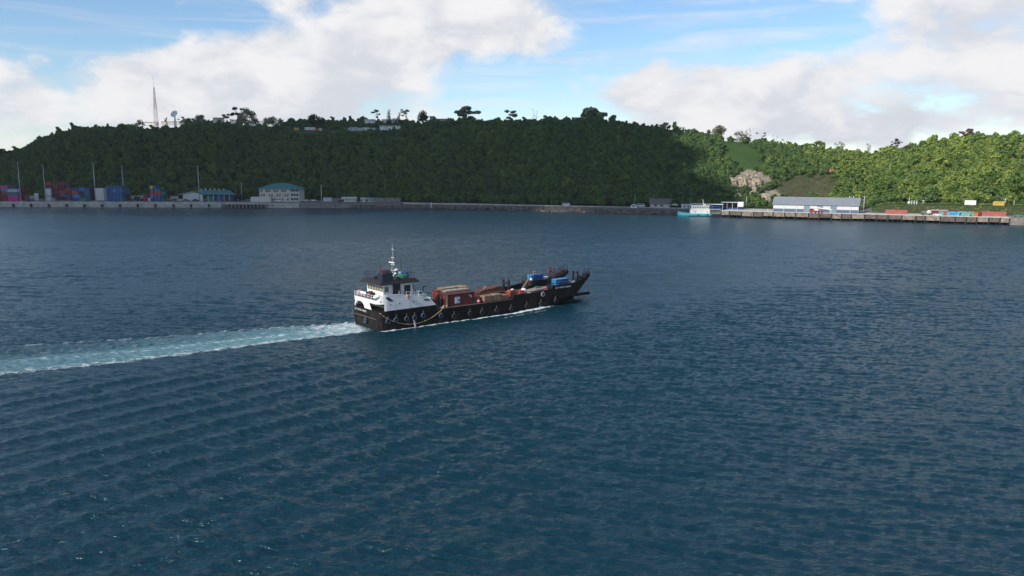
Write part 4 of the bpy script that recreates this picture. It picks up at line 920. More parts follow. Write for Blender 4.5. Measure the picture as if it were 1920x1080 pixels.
# ---------------------------------------------------------------- trees that stand out against the sky or the hill
def tree(px, py_base, py_top, wpx, label, style='round', leaf=LEAF_DARK, bark=BARK, Y=None, seed=1, name='skyline_tree', n=900, group='trees standing out on the skyline'):
    rnd = random.Random(seed * 13 + int(px)); p = hit(px, py_base) if Y is None else ground_at(px, Y)
    Yp = p.y; z0 = p.z - .3; h = max(4.0, zat(py_top, Yp) - z0); W = wpx / FPX * Yp
    t = thing(name, label, 'tree', (wx(px, Yp, p.z), Yp, z0), 0, group); trunk = MB(); lobes = []
    if style == 'round':
        trunk.tube((0, 0, 0), (.2, 0, h * .45), .45, .3, n=8)
        for k in range(9):
            a = rnd.uniform(0, 6.28); q = rnd.random() ** .6 * W * .36; zz = h * rnd.uniform(.42, .82); lobes.append((math.cos(a) * q, math.sin(a) * q, zz, W * rnd.uniform(.15, .24), .8)); trunk.tube((.1, 0, h * .35), (math.cos(a) * q, math.sin(a) * q, zz), .16, .06, n=5)
        lobes.append((0, 0, h * .84, W * .2, .8))
    elif style == 'umbrella':
        trunk.tube((0, 0, 0), (.3, 0, h * .5), .55, .4, n=8)
        for k in range(15):
            a = rnd.uniform(0, 6.28); q = (.25 + .75 * rnd.random()) * W * .44; zz = h * (.86 - .22 * (q / W) + rnd.uniform(-.12, .06)); lobes.append((math.cos(a) * q, math.sin(a) * q * .8, zz, W * rnd.uniform(.07, .12), .42)); trunk.tube((.3, 0, h * .45), (math.cos(a) * q, math.sin(a) * q * .8, zz - .4), .17, .06, n=5)
        lobes += [(0, 0, h * .9, W * .16, .4), (W * .12, 0, h * .62, W * .12, .6), (-W * .1, 0, h * .60, W * .10, .6)]
    elif style == 'tufts':
        trunk.tube((0, 0, 0), (h * .08, 0, h * .5), .35, .25, n=7); trunk.tube((h * .08, 0, h * .5), (-h * .02, 0, h * .8), .25, .12, n=6)
        for k in range(8):
            a = rnd.uniform(0, 6.28); q = rnd.uniform(.15, .45) * W; zz = h * rnd.uniform(.5, .95); lobes.append((math.cos(a) * q, math.sin(a) * q, zz, W * rnd.uniform(.10, .18), .55)); trunk.tube((h * .05, 0, h * .5), (math.cos(a) * q, math.sin(a) * q, zz), .11, .05, n=5)
    elif style == 'bare':
        trunk.tube((0, 0, 0), (0, 0, h * .5), .4, .28, n=7)
        for k in range(16):
            a = rnd.uniform(0, 6.28); q = rnd.uniform(.1, .5) * W; zz = h * rnd.uniform(.55, 1); trunk.tube((0, 0, h * rnd.uniform(.3, .5)), (math.cos(a) * q, math.sin(a) * q, zz), .15, .05, n=5); lobes.append((math.cos(a) * q, math.sin(a) * q, zz, W * .06, .6))
    else:  # column
        trunk.tube((0, 0, 0), (0, 0, h * .8), .35, .15, n=7)
        for k in range(6): lobes.append((rnd.uniform(-.2, .2) * W, rnd.uniform(-.2, .2) * W, h * (.3 + .12 * k), W * (.42 - .04 * k), .9))
    trunk.build('trunk', bark, t, True, False)
    leaf_cloud(MB(), lobes, n, max(.35, W * .035), rnd, .25).build('crown', leaf, t, False, False)
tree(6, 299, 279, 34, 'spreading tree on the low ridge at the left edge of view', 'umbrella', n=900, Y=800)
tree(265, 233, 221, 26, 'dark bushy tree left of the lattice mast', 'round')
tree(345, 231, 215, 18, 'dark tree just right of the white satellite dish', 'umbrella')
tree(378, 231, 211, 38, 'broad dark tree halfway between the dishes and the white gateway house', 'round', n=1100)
tree(424, 228, 205, 22, 'airy round tree left of the white gateway house', 'tufts')
tree(444, 226, 194, 24, 'tall wispy tree behind the big dark tree', 'tufts', Y=806)
tree(464, 231, 198, 42, 'big dense dark tree between the two white hilltop houses', 'round', n=1600)
tree(514, 234, 216, 36, 'low broad dark tree right of the white hilltop houses', 'round', n=1000)
tree(590, 232, 214, 30, 'dark tree behind the red and white bench containers', 'round', Y=850)
tree(706, 222, 201, 20, 'thin leaning tree with tufted crown above the white tanks', 'tufts', Y=870, n=500)
tree(731, 222, 204, 13, 'narrow dark tree between two skyline houses', 'column', Y=872, n=500)
tree(749, 222, 210, 10, 'small dark shrubby tree right of the tall white building', 'column', Y=872, n=400)
tree(761, 222, 203, 20, 'leaning dark tree left of the long lodge', 'tufts', Y=862, n=500)
tree(793, 225, 206, 30, 'dark pointed tree in front of the grey pavilion', 'round', Y=795, n=900)
tree(876, 232, 196, 52, 'large spreading tree right of the long lodge', 'umbrella', n=1900)
tree(958, 224, 203, 30, 'tree with a thin topknot midway along the skyline', 'tufts', n=900)
tree(1001, 222, 206, 16, 'pale leafless tree on the skyline', 'bare', LEAF_PALE, BARK_PALE, n=160)
tree(1044, 224, 214, 16, 'small dark tree right of the leafless one', 'round', n=400)
tree(1107, 234, 201, 78, 'wide flat topped umbrella tree alone on the skyline', 'umbrella', n=1900)
tree(1247, 242, 227, 34, 'low flat tree on the descending skyline', 'umbrella', n=600)
tree(1349, 258, 232, 34, 'sunlit rounded tree above the grass slope', 'round', LEAF_PALE, n=1000)
tree(1386, 258, 242, 30, 'pale olive tree right of the sunlit rounded one', 'round', LEAF_PALE, BARK_PALE, n=500)
tree(1403, 258, 240, 12, 'slim pale tree beside the pale olive one', 'tufts', LEAF_PALE, BARK_PALE, n=260)
tree(1425, 262, 246, 18, 'small tufted tree on the falling skyline', 'tufts', n=400)
tree(1452, 268, 254, 12, 'small bare pale tree right of the small tufted one', 'bare', LEAF_PALE, BARK_PALE, n=140)
tree(1480, 272, 262, 30, 'broad pale leafless tree on the saddle', 'bare', LEAF_PALE, BARK_PALE, n=240)
tree(1534, 280, 263, 34, 'flat rounded green tree on the saddle', 'umbrella', LEAF_BRIGHT, n=900)
tree(1574, 282, 264, 24, 'pale sandy coloured tree on the saddle', 'round', LEAF_PALE, BARK_PALE, n=420)
tree(1626, 290, 267, 14, 'dark narrow tree at the lowest point of the saddle', 'column', n=500)
tree(1678, 284, 257, 22, 'dark tree at the left shoulder of the sunlit hill', 'umbrella', n=600)
tree(1815, 262, 239, 40, 'rusty spreading flame tree on top of the sunlit hill', 'umbrella', LEAF_RUST, n=800)
tree(778, 384, 368, 22, 'bright green bush at the waterside of the wooded point', 'round', LEAF_BRIGHT, Y=652, n=600, name='waterside_bush', group='waterside bushes')
tree(886, 389, 376, 18, 'dark rounded bush beside the shore road', 'round', LEAF_DARK, Y=634, n=500, name='waterside_bush', group='waterside bushes')
tree(1140, 388, 369, 18, 'brownish tree beside the shore road', 'round', LEAF_RUST, Y=600, n=500, name='roadside_tree', group='waterside bushes')
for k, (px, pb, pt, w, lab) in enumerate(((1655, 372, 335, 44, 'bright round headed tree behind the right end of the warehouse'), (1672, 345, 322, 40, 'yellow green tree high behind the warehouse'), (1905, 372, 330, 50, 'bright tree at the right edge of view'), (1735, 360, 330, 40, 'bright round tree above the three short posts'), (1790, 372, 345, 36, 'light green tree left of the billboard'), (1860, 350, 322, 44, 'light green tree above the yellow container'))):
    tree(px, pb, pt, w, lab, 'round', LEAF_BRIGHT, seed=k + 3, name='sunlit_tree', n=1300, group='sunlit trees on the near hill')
# ================================================================ RIGHT-HAND SHORE
PF_PX = [1340, 1380, 1600, 1890, 1925]; PF_Y = [534, 526, 491, 459.5, 456]      # front edge of the timber and concrete pier
def pf(px): return float(np.interp(px, PF_PX, PF_Y))
PIER_A = math.atan2(pf(1890) - pf(1380), wx(1890, pf(1890)) - wx(1380, pf(1380)))
WOOD = mat('weathered_timber', (.16, .125, .10), .9, var=.35, scale=.6, bump=.2); WOODL = mat('pale_timber', (.30, .25, .20), .9, var=.35, scale=.5)
def build_pier():
    q = thing('pier', 'long concrete decked pier on dark piles below the warehouse', 'pier')
    a = Vector((wx(1352, pf(1352)), pf(1352), 0)); b = Vector((wx(1893, pf(1893)), pf(1893), 0)); d = (b - a).normalized(); n = Vector((-d.y, d.x, 0)); Ln = (b - a).length
    def seg(s0, s1, t0, t1, z0, z1, m, nm):
        pts = [a + d * s0 + n * t0, a + d * s1 + n * t0, a + d * s1 + n * t1, a + d * s0 + n * t1]; return MB().prism([(p.x, p.y) for p in pts], z0, z1, 'z').build(nm, m, q)
    seg(0, Ln, .6, 34, 3.2, 4.1, CONC, 'deck')
    seg(0, Ln, -.05, .55, 4.1, 4.4, CAP, 'kerb')
    k = 0; s = 0
    while s < Ln - 1:                                       # fascia panels between fender posts
        w = random.uniform(5.2, 8.0); w = min(w, Ln - s); seg(s + .25, s + w - .25, 0, .5, 1.25 + random.uniform(-.25, .25), 4.06, WOODL if random.random() < .55 else WOOD, 'fascia_panel')
        seg(s - .3, s + .3, -.35, .55, -1.2, 4.15, RUBBER, 'fender_post'); s += w
    for i in range(int(Ln / 3.2)):
        for t in (1.2, 6, 12):
            p = a + d * (i * 3.2 + 1) + n * t; MB().tube((p.x, p.y, -3), (p.x, p.y, 3.25), .3, n=7).build('pile', RUBBER, q)
    s0 = MB(); e = b; o = MB().prism([((b + n * 2).x, (b + n * 2).y), ((b + d * 60 + n * 2).x, (b + d * 60 + n * 2).y), ((b + d * 60 + n * 30).x, (b + d * 60 + n * 30).y), ((b + n * 30).x, (b + n * 30).y)], -2, 4.0, 'z').build('stone_wharf', CONC_DARK); tag(o, 'solid stone wharf continuing at the right edge of view', 'wharf')
    return a, d, n
PA, PD, PN = build_pier()
def warehouse():
    Y = pf(1450) + 9.5; p = Vector((wx(1449, Y), Y, 4.12)); L = (Vector((wx(1609, pf(1609) + 9.5), pf(1609) + 9.5, 0)) - Vector((p.x, p.y, 0))).length
    t = thing('pier_warehouse', 'long white and slate blue warehouse with grey gabled roof on the pier', 'warehouse', p, PIER_A)
    LB = mat('slate_blue_wall', (.09, .12, .22), .6, var=.12); GR = mat('slate_roof', (.25, .27, .30), .45, .1, var=.08, scale=.3); Wc = mat('white_cladding', (.60, .62, .60), .55, var=.06)
    h = 5.0; D = 17; rh = 4.2
    MB().prism([(0, 0), (D, 0), (D, h), (D / 2, h + rh), (0, h)], .1, L - .1, 'x').build('wall', Wc, t)
    MB().b2((.2, -.12, 0), (L - .3, -.02, 2.0)).build('lower_wall', LB, t); MB().b2((L - .08, .3, 0), (L + .06, D - .3, h)).build('shaded_end_wall', LB, t)  # right end: the dark slate of its shadow is put into the wall colour
    for s in (0, 1):
        y0, y1 = (-.7, D / 2) if s == 0 else (D + .7, D / 2)
        MB().add([(-.6, y0, h - .15), (L + .6, y0, h - .15), (L + .6, y1, h + rh + .2), (-.6, y1, h + rh + .2), (-.6, y0, h - .4), (L + .6, y0, h - .4), (L + .6, y1, h + rh - .05), (-.6, y1, h + rh - .05)], [(0, 1, 2, 3), (4, 7, 6, 5), (0, 4, 5, 1), (0, 3, 7, 4), (1, 5, 6, 2)]).build('roof_slope', GR, t)
    def px_x(px): return (px - 1449) / (1609 - 1449) * L
    for a, b in ((1508, 1519), (1557.5, 1569)):
        f = MB().b2((px_x(a), -.26, 0), (px_x(b), -.14, 4.3)).build('door', mat('grey_blue_door', (.20, .27, .33), .5), t); MB().b2((px_x(a) - .15, -.3, 4.3), (px_x(b) + .15, -.14, 4.55)).build('frame', LB, f)
    f = MB().b2((px_x(1533), -.26, 2.2), (px_x(1543.5), -.14, 4.2)).build('door', mat('grey_blue_door', (.20, .27, .33), .5), t); MB().b2((px_x(1533) - .15, -.3, 4.2), (px_x(1543.5) + .15, -.14, 4.4)).build('frame', LB, f)
    for px in (1470, 1494, 1594): MB().b2((px_x(px) - .12, -.2, 0), (px_x(px) + .12, -.125, h - .4)).build('downpipe', CAP, t)
    for px in (1590, 1597): MB().tube((px_x(px), D * .6, h + rh - 1), (px_x(px), D * .6, h + rh + 1.2), .3, n=8).build('roof_vent', CAP, t)
warehouse()
def pier_xy(px, back): 
    Y = pf(px) + back; return Vector((wx(px, Y), Y, 4.12))
# crane truck with a long white boom lying forward, in front of the warehouse
def crane_truck():
    p = pier_xy(1537, 4.5); t = thing('crane_truck', 'red mobile crane with long white boom lowered, before the warehouse doors', 'crane', p, PIER_A)
    MB().prism([(-6.2, .7), (2.5, .7), (2.5, 1.5), (-3.6, 1.6), (-4.0, 2.7), (-5.8, 2.7), (-6.2, 1.6)], -1.2, 1.2).build('chassis', RED_P, t); MB().b2((-5.9, -1.22, 1.7), (-4.3, 1.22, 2.5)).build('cab_window', GLASS, t)
    MB().b2((-3.2, -.8, 1.6), (-1.0, .8, 2.6)).build('turret', WHITE, t); MB().tube((-4.0, 0, 3.6), (7.2, 0, 2.2), .42, .26, n=8).build('boom', WHITE, t); MB().tube((-1.0, 0, 2.3), (1.6, 0, 2.8), .16, n=6).build('boom_ram', STEEL, t)
    for x in (-5.0, -2.6, -.6, 1.4):
        for y in (-1.1, 1.1): MB().tube((x, y - .2, .55), (x, y + .2, .55), .55, n=12).build('wheel', RUBBER, t)
    MB().b2((5.8, -.25, .0), (6.3, .25, 2.2)).build('boom_rest', STEEL, t)
crane_truck()
def pc(px, back, L, rz, colour, label, z=0.0): return container(pier_xy(px, back) + Vector((0, 0, z)), L, PIER_A + rz, colour, label, 'containers on the right-hand pier')
pc(1680, 14, 12.2, 0, 'salmon red', 'long red container alone between the warehouse and the other pier containers')
pc(1862, 14, 13.0, 0, 'salmon red', 'long red container at the right end of the pier row')
o_ = pc(1761, 17, 12.2, 0, 'dark red', 'long dark red container behind the green one, under a white sheet')
MB().b2((-4.6, -1.3, 2.62), (4.6, 1.3, 2.8)).build('roof_sheet', WHITE, o_)
pc(1791, 17, 12.2, 0, 'dark red', 'long dark red container behind the sky blue one')
pc(1811, 18, 8, 0, 'maroon', 'maroon container behind the pair of mint green ones')
pc(1764.5, 8, 2.44, 0, 'mint green', 'small mint green container left of the salmon one')
pc(1773.5, 7.5, 3.0, 0, 'salmon red', 'salmon container squeezed left of the sky blue one')
sb = pc(1789, 4.5, 7.6, 0, 'sky blue', 'sky blue container with dark lettering at the front of the pier')
text_mesh("lettering", "MAST", 1.6, NAVY, sb, (-.6, -1.235, 1.35), (math.pi / 2, 0, 0))
MB().b2((2.6, -1.25, .5), (3.3, -1.225, 2.2)).build('painted_mark', NAVY, sb)
pc(1803, 12, 3.6, 0, 'mint green', 'mint green container right behind the sky blue one')
pc(1813, 6, 3.0, 0, 'mint green', 'mint green container left of the orange one, front of its pair')
pc(1820.5, 10, 2.8, 0, 'mint green', 'mint green container left of the orange one, rear of its pair')
pc(1833, 6, 6.06, 1.15, 'orange', 'rusty orange container set end-on near the right of the pier')
def tanker():
    p = pier_xy(1738, 7); t = thing('tank_trailer', 'dark flat trailer carrying a white tank left of the pier containers', 'tank', p, PIER_A)
    MB().b2((-3.2, -1.1, .7), (2.2, 1.1, 1.1)).build('bed', BLACKP, t); MB().b2((-3.0, -1.0, 1.1), (-.4, 1.0, 2.6)).build('grey_box', mat('dull_green_grey', (.14, .17, .17), .7), t); MB().tube((1.0, -1.1, 1.9), (1.0, 1.1, 1.9), 1.35, n=16).build('tank', CAP, t, True)
    for x in (-2.3, 1.3):
        for y in (-1.0, 1.0): MB().tube((x, y - .15, .45), (x, y + .15, .45), .45, n=12).build('wheel', RUBBER, t)
tanker()
car(pier_xy(1757, 3.5), PIER_A, 'pale car at the pier edge by the small mint container', 'car', CARW)
car(pier_xy(1909, 12) + Vector((0, 0, .0)), PIER_A, 'green pickup at the right end of the pier', 'pickup', mat('car_green', (.05, .25, .09), .4))
# on the bank above: billboard, posts, utility poles, yellow container
def bank_at(px, back): 
    Y = float(np.interp(px, K_PX, K_SHORE)) + back; return ground_at(px, Y)
def billboard():
    p = bank_at(1819, 22); Y = p.y; t = thing('billboard', 'blank white billboard on the grass bank behind the pier', 'billboard', p, PIER_A)
    w = 6.4; z0 = zat(385, Y) - p.z; z1 = zat(375.5, Y) - p.z; MB().b2((-w / 2, -.12, z0), (w / 2, .12, z1)).build('panel', WHITE, t)
    for x in (-w * .35, w * .35): MB().b2((x - .12, .13, 0), (x + .12, .37, z1)).build('post', STEEL, t)
billboard()
for k, px in enumerate((1709, 1714, 1718.5)):
    t = thing('concrete_post', '%s of three short white posts on the grass bank' % ['left', 'middle', 'right'][k], 'post', bank_at(px, 19), 0, 'three short posts on the bank'); MB().b2((-.28, -.28, -.2), (.28, .28, 2.2)).build('shaft', CAP, t); MB().b2((-.36, -.36, 2.2), (.36, .36, 2.4)).build('cap', CAP, t)
def upole(px, py0, label, arm=True, back=22, m=CAP):
    p = bank_at(px, back); h = zat(py0, p.y) - p.z; t = thing('utility_pole', label, 'pole', p, PIER_A, 'utility poles on the bank'); MB().tube((0, 0, -.3), (0, 0, h), .22, .15, n=8).build('mast', m, t, True)
    if arm:
        MB().b2((-1.1, -.08, h - .5), (1.1, .08, h - .3)).build('crossarm', m, t)
        for x in (-.9, 0, .9): MB().tube((x, 0, h - .3), (x, 0, h - .02), .08, n=6).build('insulator', DARK, t)
upole(1704.5, 370, 'thin pole with a round white tank at its foot', False, m=STEEL); upole(1730.5, 375, 'white utility pole with crossarm right of the three posts'); upole(1884, 372, 'white utility pole with crossarm right of the yellow container'); upole(1901, 376, 'short utility pole near the right edge of view', False); upole(1619, 368, 'mast with floodlights behind the right end of the warehouse', True, back=12)
t = thing('water_tank', 'round white tank at the foot of the thin pole', 'tank', bank_at(1704, 19)); MB().ball((0, 0, .9), .9, 12, 8).build('shell', WHITE, t, True); MB().b2((-.5, -.5, -.2), (.5, .5, .2)).build('stand', CONC, t)
o = container(bank_at(1872, 20), 6.06, PIER_A, 'yellow', 'yellow container on the grass bank by the utility pole', None); o['group'] = 'containers behind the pier'
# ================================================================ the middle landing: hut, arch, ferry, stalls
def hut():
    Y = 575; x0, x1 = wx(1219, Y), wx(1253, Y); w = x1 - x0; t = thing('thatched_hut', 'cream hut under a tall brown flared roof on the shore', 'hut', (x0, Y, APRON), -.36)
    h = 2.9; D = 8; MB().b2((0, 0, -.5), (w, D, h)).build('wall', OFFWHITE, t); e = 1.4; rt = zat(372.5, Y) - APRON
    b = [(-e * .4, -e, h - .2), (w + e * .4, -e, h - .2), (w + e * .4, D + e, h - .2), (-e * .4, D + e, h - .2)]; r = [(-e * 1.3, D / 2, rt), (w + e * 1.3, D / 2, rt)]
    MB().add(b + r, [(0, 1, 5, 4), (2, 3, 4, 5), (1, 2, 5), (3, 0, 4), (3, 2, 1, 0)]).build('roof', BROWNROOF, t)
    for xx in (w * .22, w * .55): MB().b2((xx, -.05, .9), (xx + 2.0, -.02, 2.3)).build('window', GLASS, t)
    MB().b2((-1, -2.5, -.6), (w + 3, -.05, -.1)).build('terrace', CONC, t)
hut()
def arch():
    Y = 575; t = thing('arch_monument', 'small white arch shaped shelter left of the brown roofed hut', 'shelter', (wx(1188, Y), Y, APRON), -.3); mb = MB(); n = 12
    for i in range(n):
        a0, a1 = math.pi * i / n, math.pi * (i + 1) / n; ro, ri = 2.0, 1.35
        mb.prism([(ro * math.cos(a0), ro * math.sin(a0) + .5), (ro * math.cos(a1), ro * math.sin(a1) + .5), (ri * math.cos(a1), ri * math.sin(a1) + .5), (ri * math.cos(a0), ri * math.sin(a0) + .5)], -1, 1)
    mb.build('arch', WHITE, t, False, False); MB().b2((-2.4, -1.2, -.3), (2.4, 1.2, .48)).build('plinth', WHITE, t); MB().b2((-1.3, .4, .5), (1.3, .6, 1.9)).build('back_panel', mat('pale_glass', (.22, .30, .33), .3), t)
arch()
pole(1190, 362.5, None, 576, 'slim lamp post behind the white arch shelter', .14, False, 'lamp posts on the landing', name='lamp_post')
pole(1295, 374, None, 556, 'slim lamp post left of the ferry mast', .14, False, 'lamp posts on the landing', name='lamp_post')
pole(1399, 368, None, 552, 'slim lamp post right of the white framed stall', .14, False, 'lamp posts on the landing', name='lamp_post')
car((wx(1062, 597), 597, APRON + .03), -.42, 'white minibus alone on the shore road', 'van', CARW, k=1.1); car((wx(1202, 582), 582, APRON + .03), -.42, 'white van left of the brown roofed hut', 'van', CARW, k=1.15); car((wx(1265, 574), 574, APRON + 1.2), -.42, 'white car parked high right of the brown roofed hut', 'car', CARW, k=1.1)
cottage(1279, 1294, 560, 2.8, .4, 'small white kiosk left of the ferry', WHITE, CAP, 'kiosk', 2, depth=4, door=False)
def stall(px0, px1, Y, h, label, roofm, backm, frame=WHITE):
    x0, x1 = wx(px0, Y), wx(px1, Y); w = x1 - x0; t = thing('market_shelter', label, 'shelter', (x0, Y, APRON), -.36); MB().b2((-.4, -.8, h), (w + .4, 5.5, h + .35)).build('roof', roofm, t)
    for i in range(4): MB().b2((w * i / 3 - .1, -.1, 0), (w * i / 3 + .1, .1, h)).build('post', frame, t)
    MB().b2((0, 4.5, 0), (w, 4.7, h)).build('back_wall', backm, t); MB().b2((.4, .6, 0), (w - .4, 1.4, 1.1)).build('counter', BLUE_P, t)
stall(1296, 1353, 553, 3.4, 'long white roofed shelter with blue front behind the ferry', WHITE, BLUE_P)
stall(1353, 1382, 553, 4.6, 'white framed open stall right of the ferry shelter', GREYW, DARK)
def booth():
    Y = 548; t = thing('booth', 'white and navy booth at the right end of the stalls', 'booth', (wx(1383, Y), Y, APRON), -.36); w = wx(1393, Y) - wx(1383, Y); MB().b2((0, 0, 2.0), (w, 4, 5.2)).build('upper_wall', WHITE, t); MB().b2((.02, .02, 0), (w - .02, 3.98, 2.0)).build('lower_wall', NAVY, t)
booth()
pp = hit(1425, 376); t = thing('bus_shelter', 'pale yellow roofed bus shelter on the track above the pier', 'shelter', pp, -.2); MB().b2((-2, -.8, 2.4), (2, .9, 2.7)).build('roof', mat('pale_yellow', (.62, .62, .35), .6), t)
for x in (-1.7, 1.7): MB().tube((x, 0, -.3), (x, 0, 2.4), .1, n=6).build('post', STEEL, t)
def small_people():
    for k, (px, bk, shirt, lab) in enumerate(((1439.5, 6, (.65, .65, .55), 'person in a pale shirt standing left of the warehouse'), (1428, 7, (.55, .55, .6), 'person in a light top on the pier near the track foot'), (1413, 8, (.5, .45, .4), 'person in a tan top on the pier right of the booth'))):
        t = thing('person', lab, 'person', pier_xy(px, bk), random.uniform(0, 6), 'people on the pier'); m = mat('shirt_%d' % k, shirt, .8)
        b = MB()
        def ring(z, rx, ry, n=8, y=0): return [(rx * math.cos(6.283 * i / n), ry * math.sin(6.283 * i / n) + y, z) for i in range(n)]
        rs = [ring(.0, .16, .10), ring(.45, .17, .11), ring(.88, .19, .13), ring(1.15, .17, .12), ring(1.42, .23, .13), ring(1.50, .10, .09), ring(1.56, .07, .07), ring(1.66, .10, .11), ring(1.76, .09, .10), ring(1.80, .03, .03)]
        vs = [v for r in rs for v in r]; fs = []
        for j in range(len(rs) - 1):
            for i in range(8): fs.append((j * 8 + i, j * 8 + (i + 1) % 8, j * 8 + 8 + (i + 1) % 8, j * 8 + 8 + i))
        b.add(vs, fs)
        for s in (-1, 1): b.tube((s * .22, 0, 1.40), (s * .27, .03, 1.08), .055, .045, n=6).tube((s * .27, .03, 1.08), (s * .25, .1, .80), .045, .035, n=6)
        b.build('body', m, t, True)
small_people()
def ferry():
    Y = 541; a = -.12; t = thing('ferry_boat', 'small ferry with turquoise hull and white two deck cabin moored at the landing', 'boat', (wx(1314, Y, 0), Y, 0), a)
    TQ = mat('turquoise_hull', (.06, .40, .50), .45, var=.12); L = 28; mb = MB()
    st = [(-15.5, .3, 3.2), (-14, 1.4, 2.9), (-11, 2.6, 2.3), (-6, 3.1, 1.9), (4, 3.1, 1.8), (10, 3.0, 2.0), (13.5, 2.6, 2.2)]; rs = []
    for x, hb, zt in st: rs.append([(x + (0 if x > -12 else 1.2), -hb * .7, -.8), (x, -hb, .7), (x, -hb, zt), (x, hb, zt), (x, hb, .7), (x + (0 if x > -12 else 1.2), hb * .7, -.8)])
    vs = [v for r in rs for v in r]; fs = [(j * 6 + i, j * 6 + (i + 1) % 6, j * 6 + 6 + (i + 1) % 6, j * 6 + 6 + i) for j in range(len(st) - 1) for i in range(6)] + [tuple(range(6)), tuple(range(len(vs) - 1, len(vs) - 7, -1))]
    mb.add(vs, fs).build('hull', TQ, t); MB().b2((-8, -3.16, .1), (9, 3.16, .45)).build('rubbing_strake', RUBBER, t)
    MB().b2((-7.2, -2.7, 1.9), (5.5, 2.7, 4.6)).build('main_cabin', WHITE, t); MB().b2((-6.4, -2.5, 4.75), (5.0, 2.5, 7.0)).build('upper_cabin', WHITE, t)
    MB().b2((-7.0, -2.9, 4.6), (12.5, 2.9, 4.75)).build('upper_deck', WHITE, t); MB().b2((-7.2, -2.9, 7.0), (5.6, 2.9, 7.2)).build('cabin_roof', WHITE, t)
    for k in range(7): MB().b2((-5.9 + k * 1.55, -2.56, 5.3), (-4.8 + k * 1.55, -2.51, 6.3)).build('window', mat('greenish_glass', (.08, .17, .16), .15), t)
    for k in (1, 5): MB().tube((-6 + k * 2.0, -2.72, 3.0), (-6 + k * 2.0, -2.69, 3.0), .4, n=10).build('porthole', GLASS, t)
    for k in range(6): MB().tube((5.8 + k * 1.3, -2.8, 2.0), (5.8 + k * 1.3, -2.8, 4.6), .06, n=5).build('stanchion', WHITE, t)
    MB().b2((5.6, -2.7, 6.4), (12.3, 2.7, 6.55)).build('awning', BLUE_P, t); MB().tube((1.8, 0, 7.2), (.9, 0, 11.6), .28, .14, n=8).build('mast', WHITE, t); MB().tube((1.0, -1.2, 9.0), (1.0, 1.2, 9.0), .08, n=5).build('crossarm', WHITE, t); MB().ball((2.6, 0, 7.7), .5, 8, 6).build('radar_dome', WHITE, t, True)
    for x in (-2, 4, 10): MB().torus((x, -3.25, 1.0), .4, .16, 'y', 12, 6).build('tyre_fender', RUBBER, t)
ferry()
def black_barge():
    t = thing('work_barge', 'black work boat moored between the ferry and the pier', 'boat', (wx(1350, 536, 0), 536, 0), -.15); MB().prism([(-6, 1.6), (-5.2, -.6), (4.6, -.6), (5.6, 1.6)], -2, 2).build('hull', BLACKP, t); MB().b2((1.2, -1.4, 1.62), (4.2, 1.4, 3.6)).build('wheelhouse', TEAL, t); MB().b2((-5.4, -1.7, 1.62), (.9, 1.7, 1.85)).build('deck', WOOD, t)
black_barge()
# ---------------------------------------------------------------- quarry face above the track
def cliff(px0, px1, py0, py1, label, seed):
    rnd = random.Random(seed); pc_ = hit((px0 + px1) / 2, py1); Y = pc_.y - .5; x0, x1 = wx(px0, Y, pc_.z), wx(px1, Y, pc_.z); z0 = pc_.z - 1.0; z1 = zat(py0, Y) ; nx, nz = 26, 11; vs = []; fs = []
    for j in range(nz + 1):
        for i in range(nx + 1):
            u, v = i / nx, j / nz; edge = min(1, 6 * u, 6 * (1 - u)); top = .78 + .22 * math.sin(u * 7 + seed) * .6 + rnd.uniform(-.08, .08)
            ledge = 1.5 * math.floor(v * 2.6 + .5 * math.sin(u * 9 + seed)) + .9 * math.floor(3 * math.sin(u * 11 + seed))
            vs.append((x0 + (x1 - x0) * u + rnd.uniform(-.3, .3), Y + v * 3.5 + ledge + rnd.uniform(-.55, .55) + (1 - edge) * 4, z0 + (z1 - z0) * v * top * (.82 + .18 * edge)))
    for j in range(nz):
        for i in range(nx): a = j * (nx + 1) + i; fs.append((a, a + 1, a + nx + 2, a + nx + 1))
    n0 = len(vs); vs += [(x, y + 9, z - 1.5) for x, y, z in vs[nz * (nx + 1):]]
    for i in range(nx): a = nz * (nx + 1) + i; fs.append((a, a + 1, n0 + i + 1, n0 + i))
    o = MB().add(vs, fs).build('rock_face', mat('pale_limestone', (.43, .36, .27), .95, var=.55, scale=.35, bump=.5), None, False, False); tag(o, label, 'cliff')
cliff(1368, 1406, 327, 352, 'left of two pale cut limestone faces above the track', 2); cliff(1405, 1440, 327, 352, 'right of two pale cut limestone faces above the track', 5); cliff(1374, 1432, 350, 366, 'broken pale rubble slope below the cut limestone faces', 9); cliff(1428, 1458, 362, 377, 'pale scraped rock patch left of the warehouse roof', 12); cliff(1396, 1424, 319, 328, 'pale rock outcrop at the foot of the grass slope', 15)
pp = hit(1559, 323); o = MB().b2((-2.6, -2, -.5), (2.6, 2, 2.6)).build('red_earth_mound', mat('red_earth', (.36, .16, .10), .9, var=.3)); o.location = pp
bm = bmesh.new(); bm.from_mesh(o.data); bmesh.ops.subdivide_edges(bm, edges=bm.edges, cuts=3, use_grid_fill=True)
for v in bm.verts: v.co += Vector((random.uniform(-.4, .4), random.uniform(-.4, .4), random.uniform(-.4, .4))); v.co.x *= 1 - .18 * max(0, v.co.z); v.co.y *= 1 - .18 * max(0, v.co.z)
bm.to_mesh(o.data); bm.free(); tag(o, 'red earth scar on the slope above the warehouse', 'earth mound')
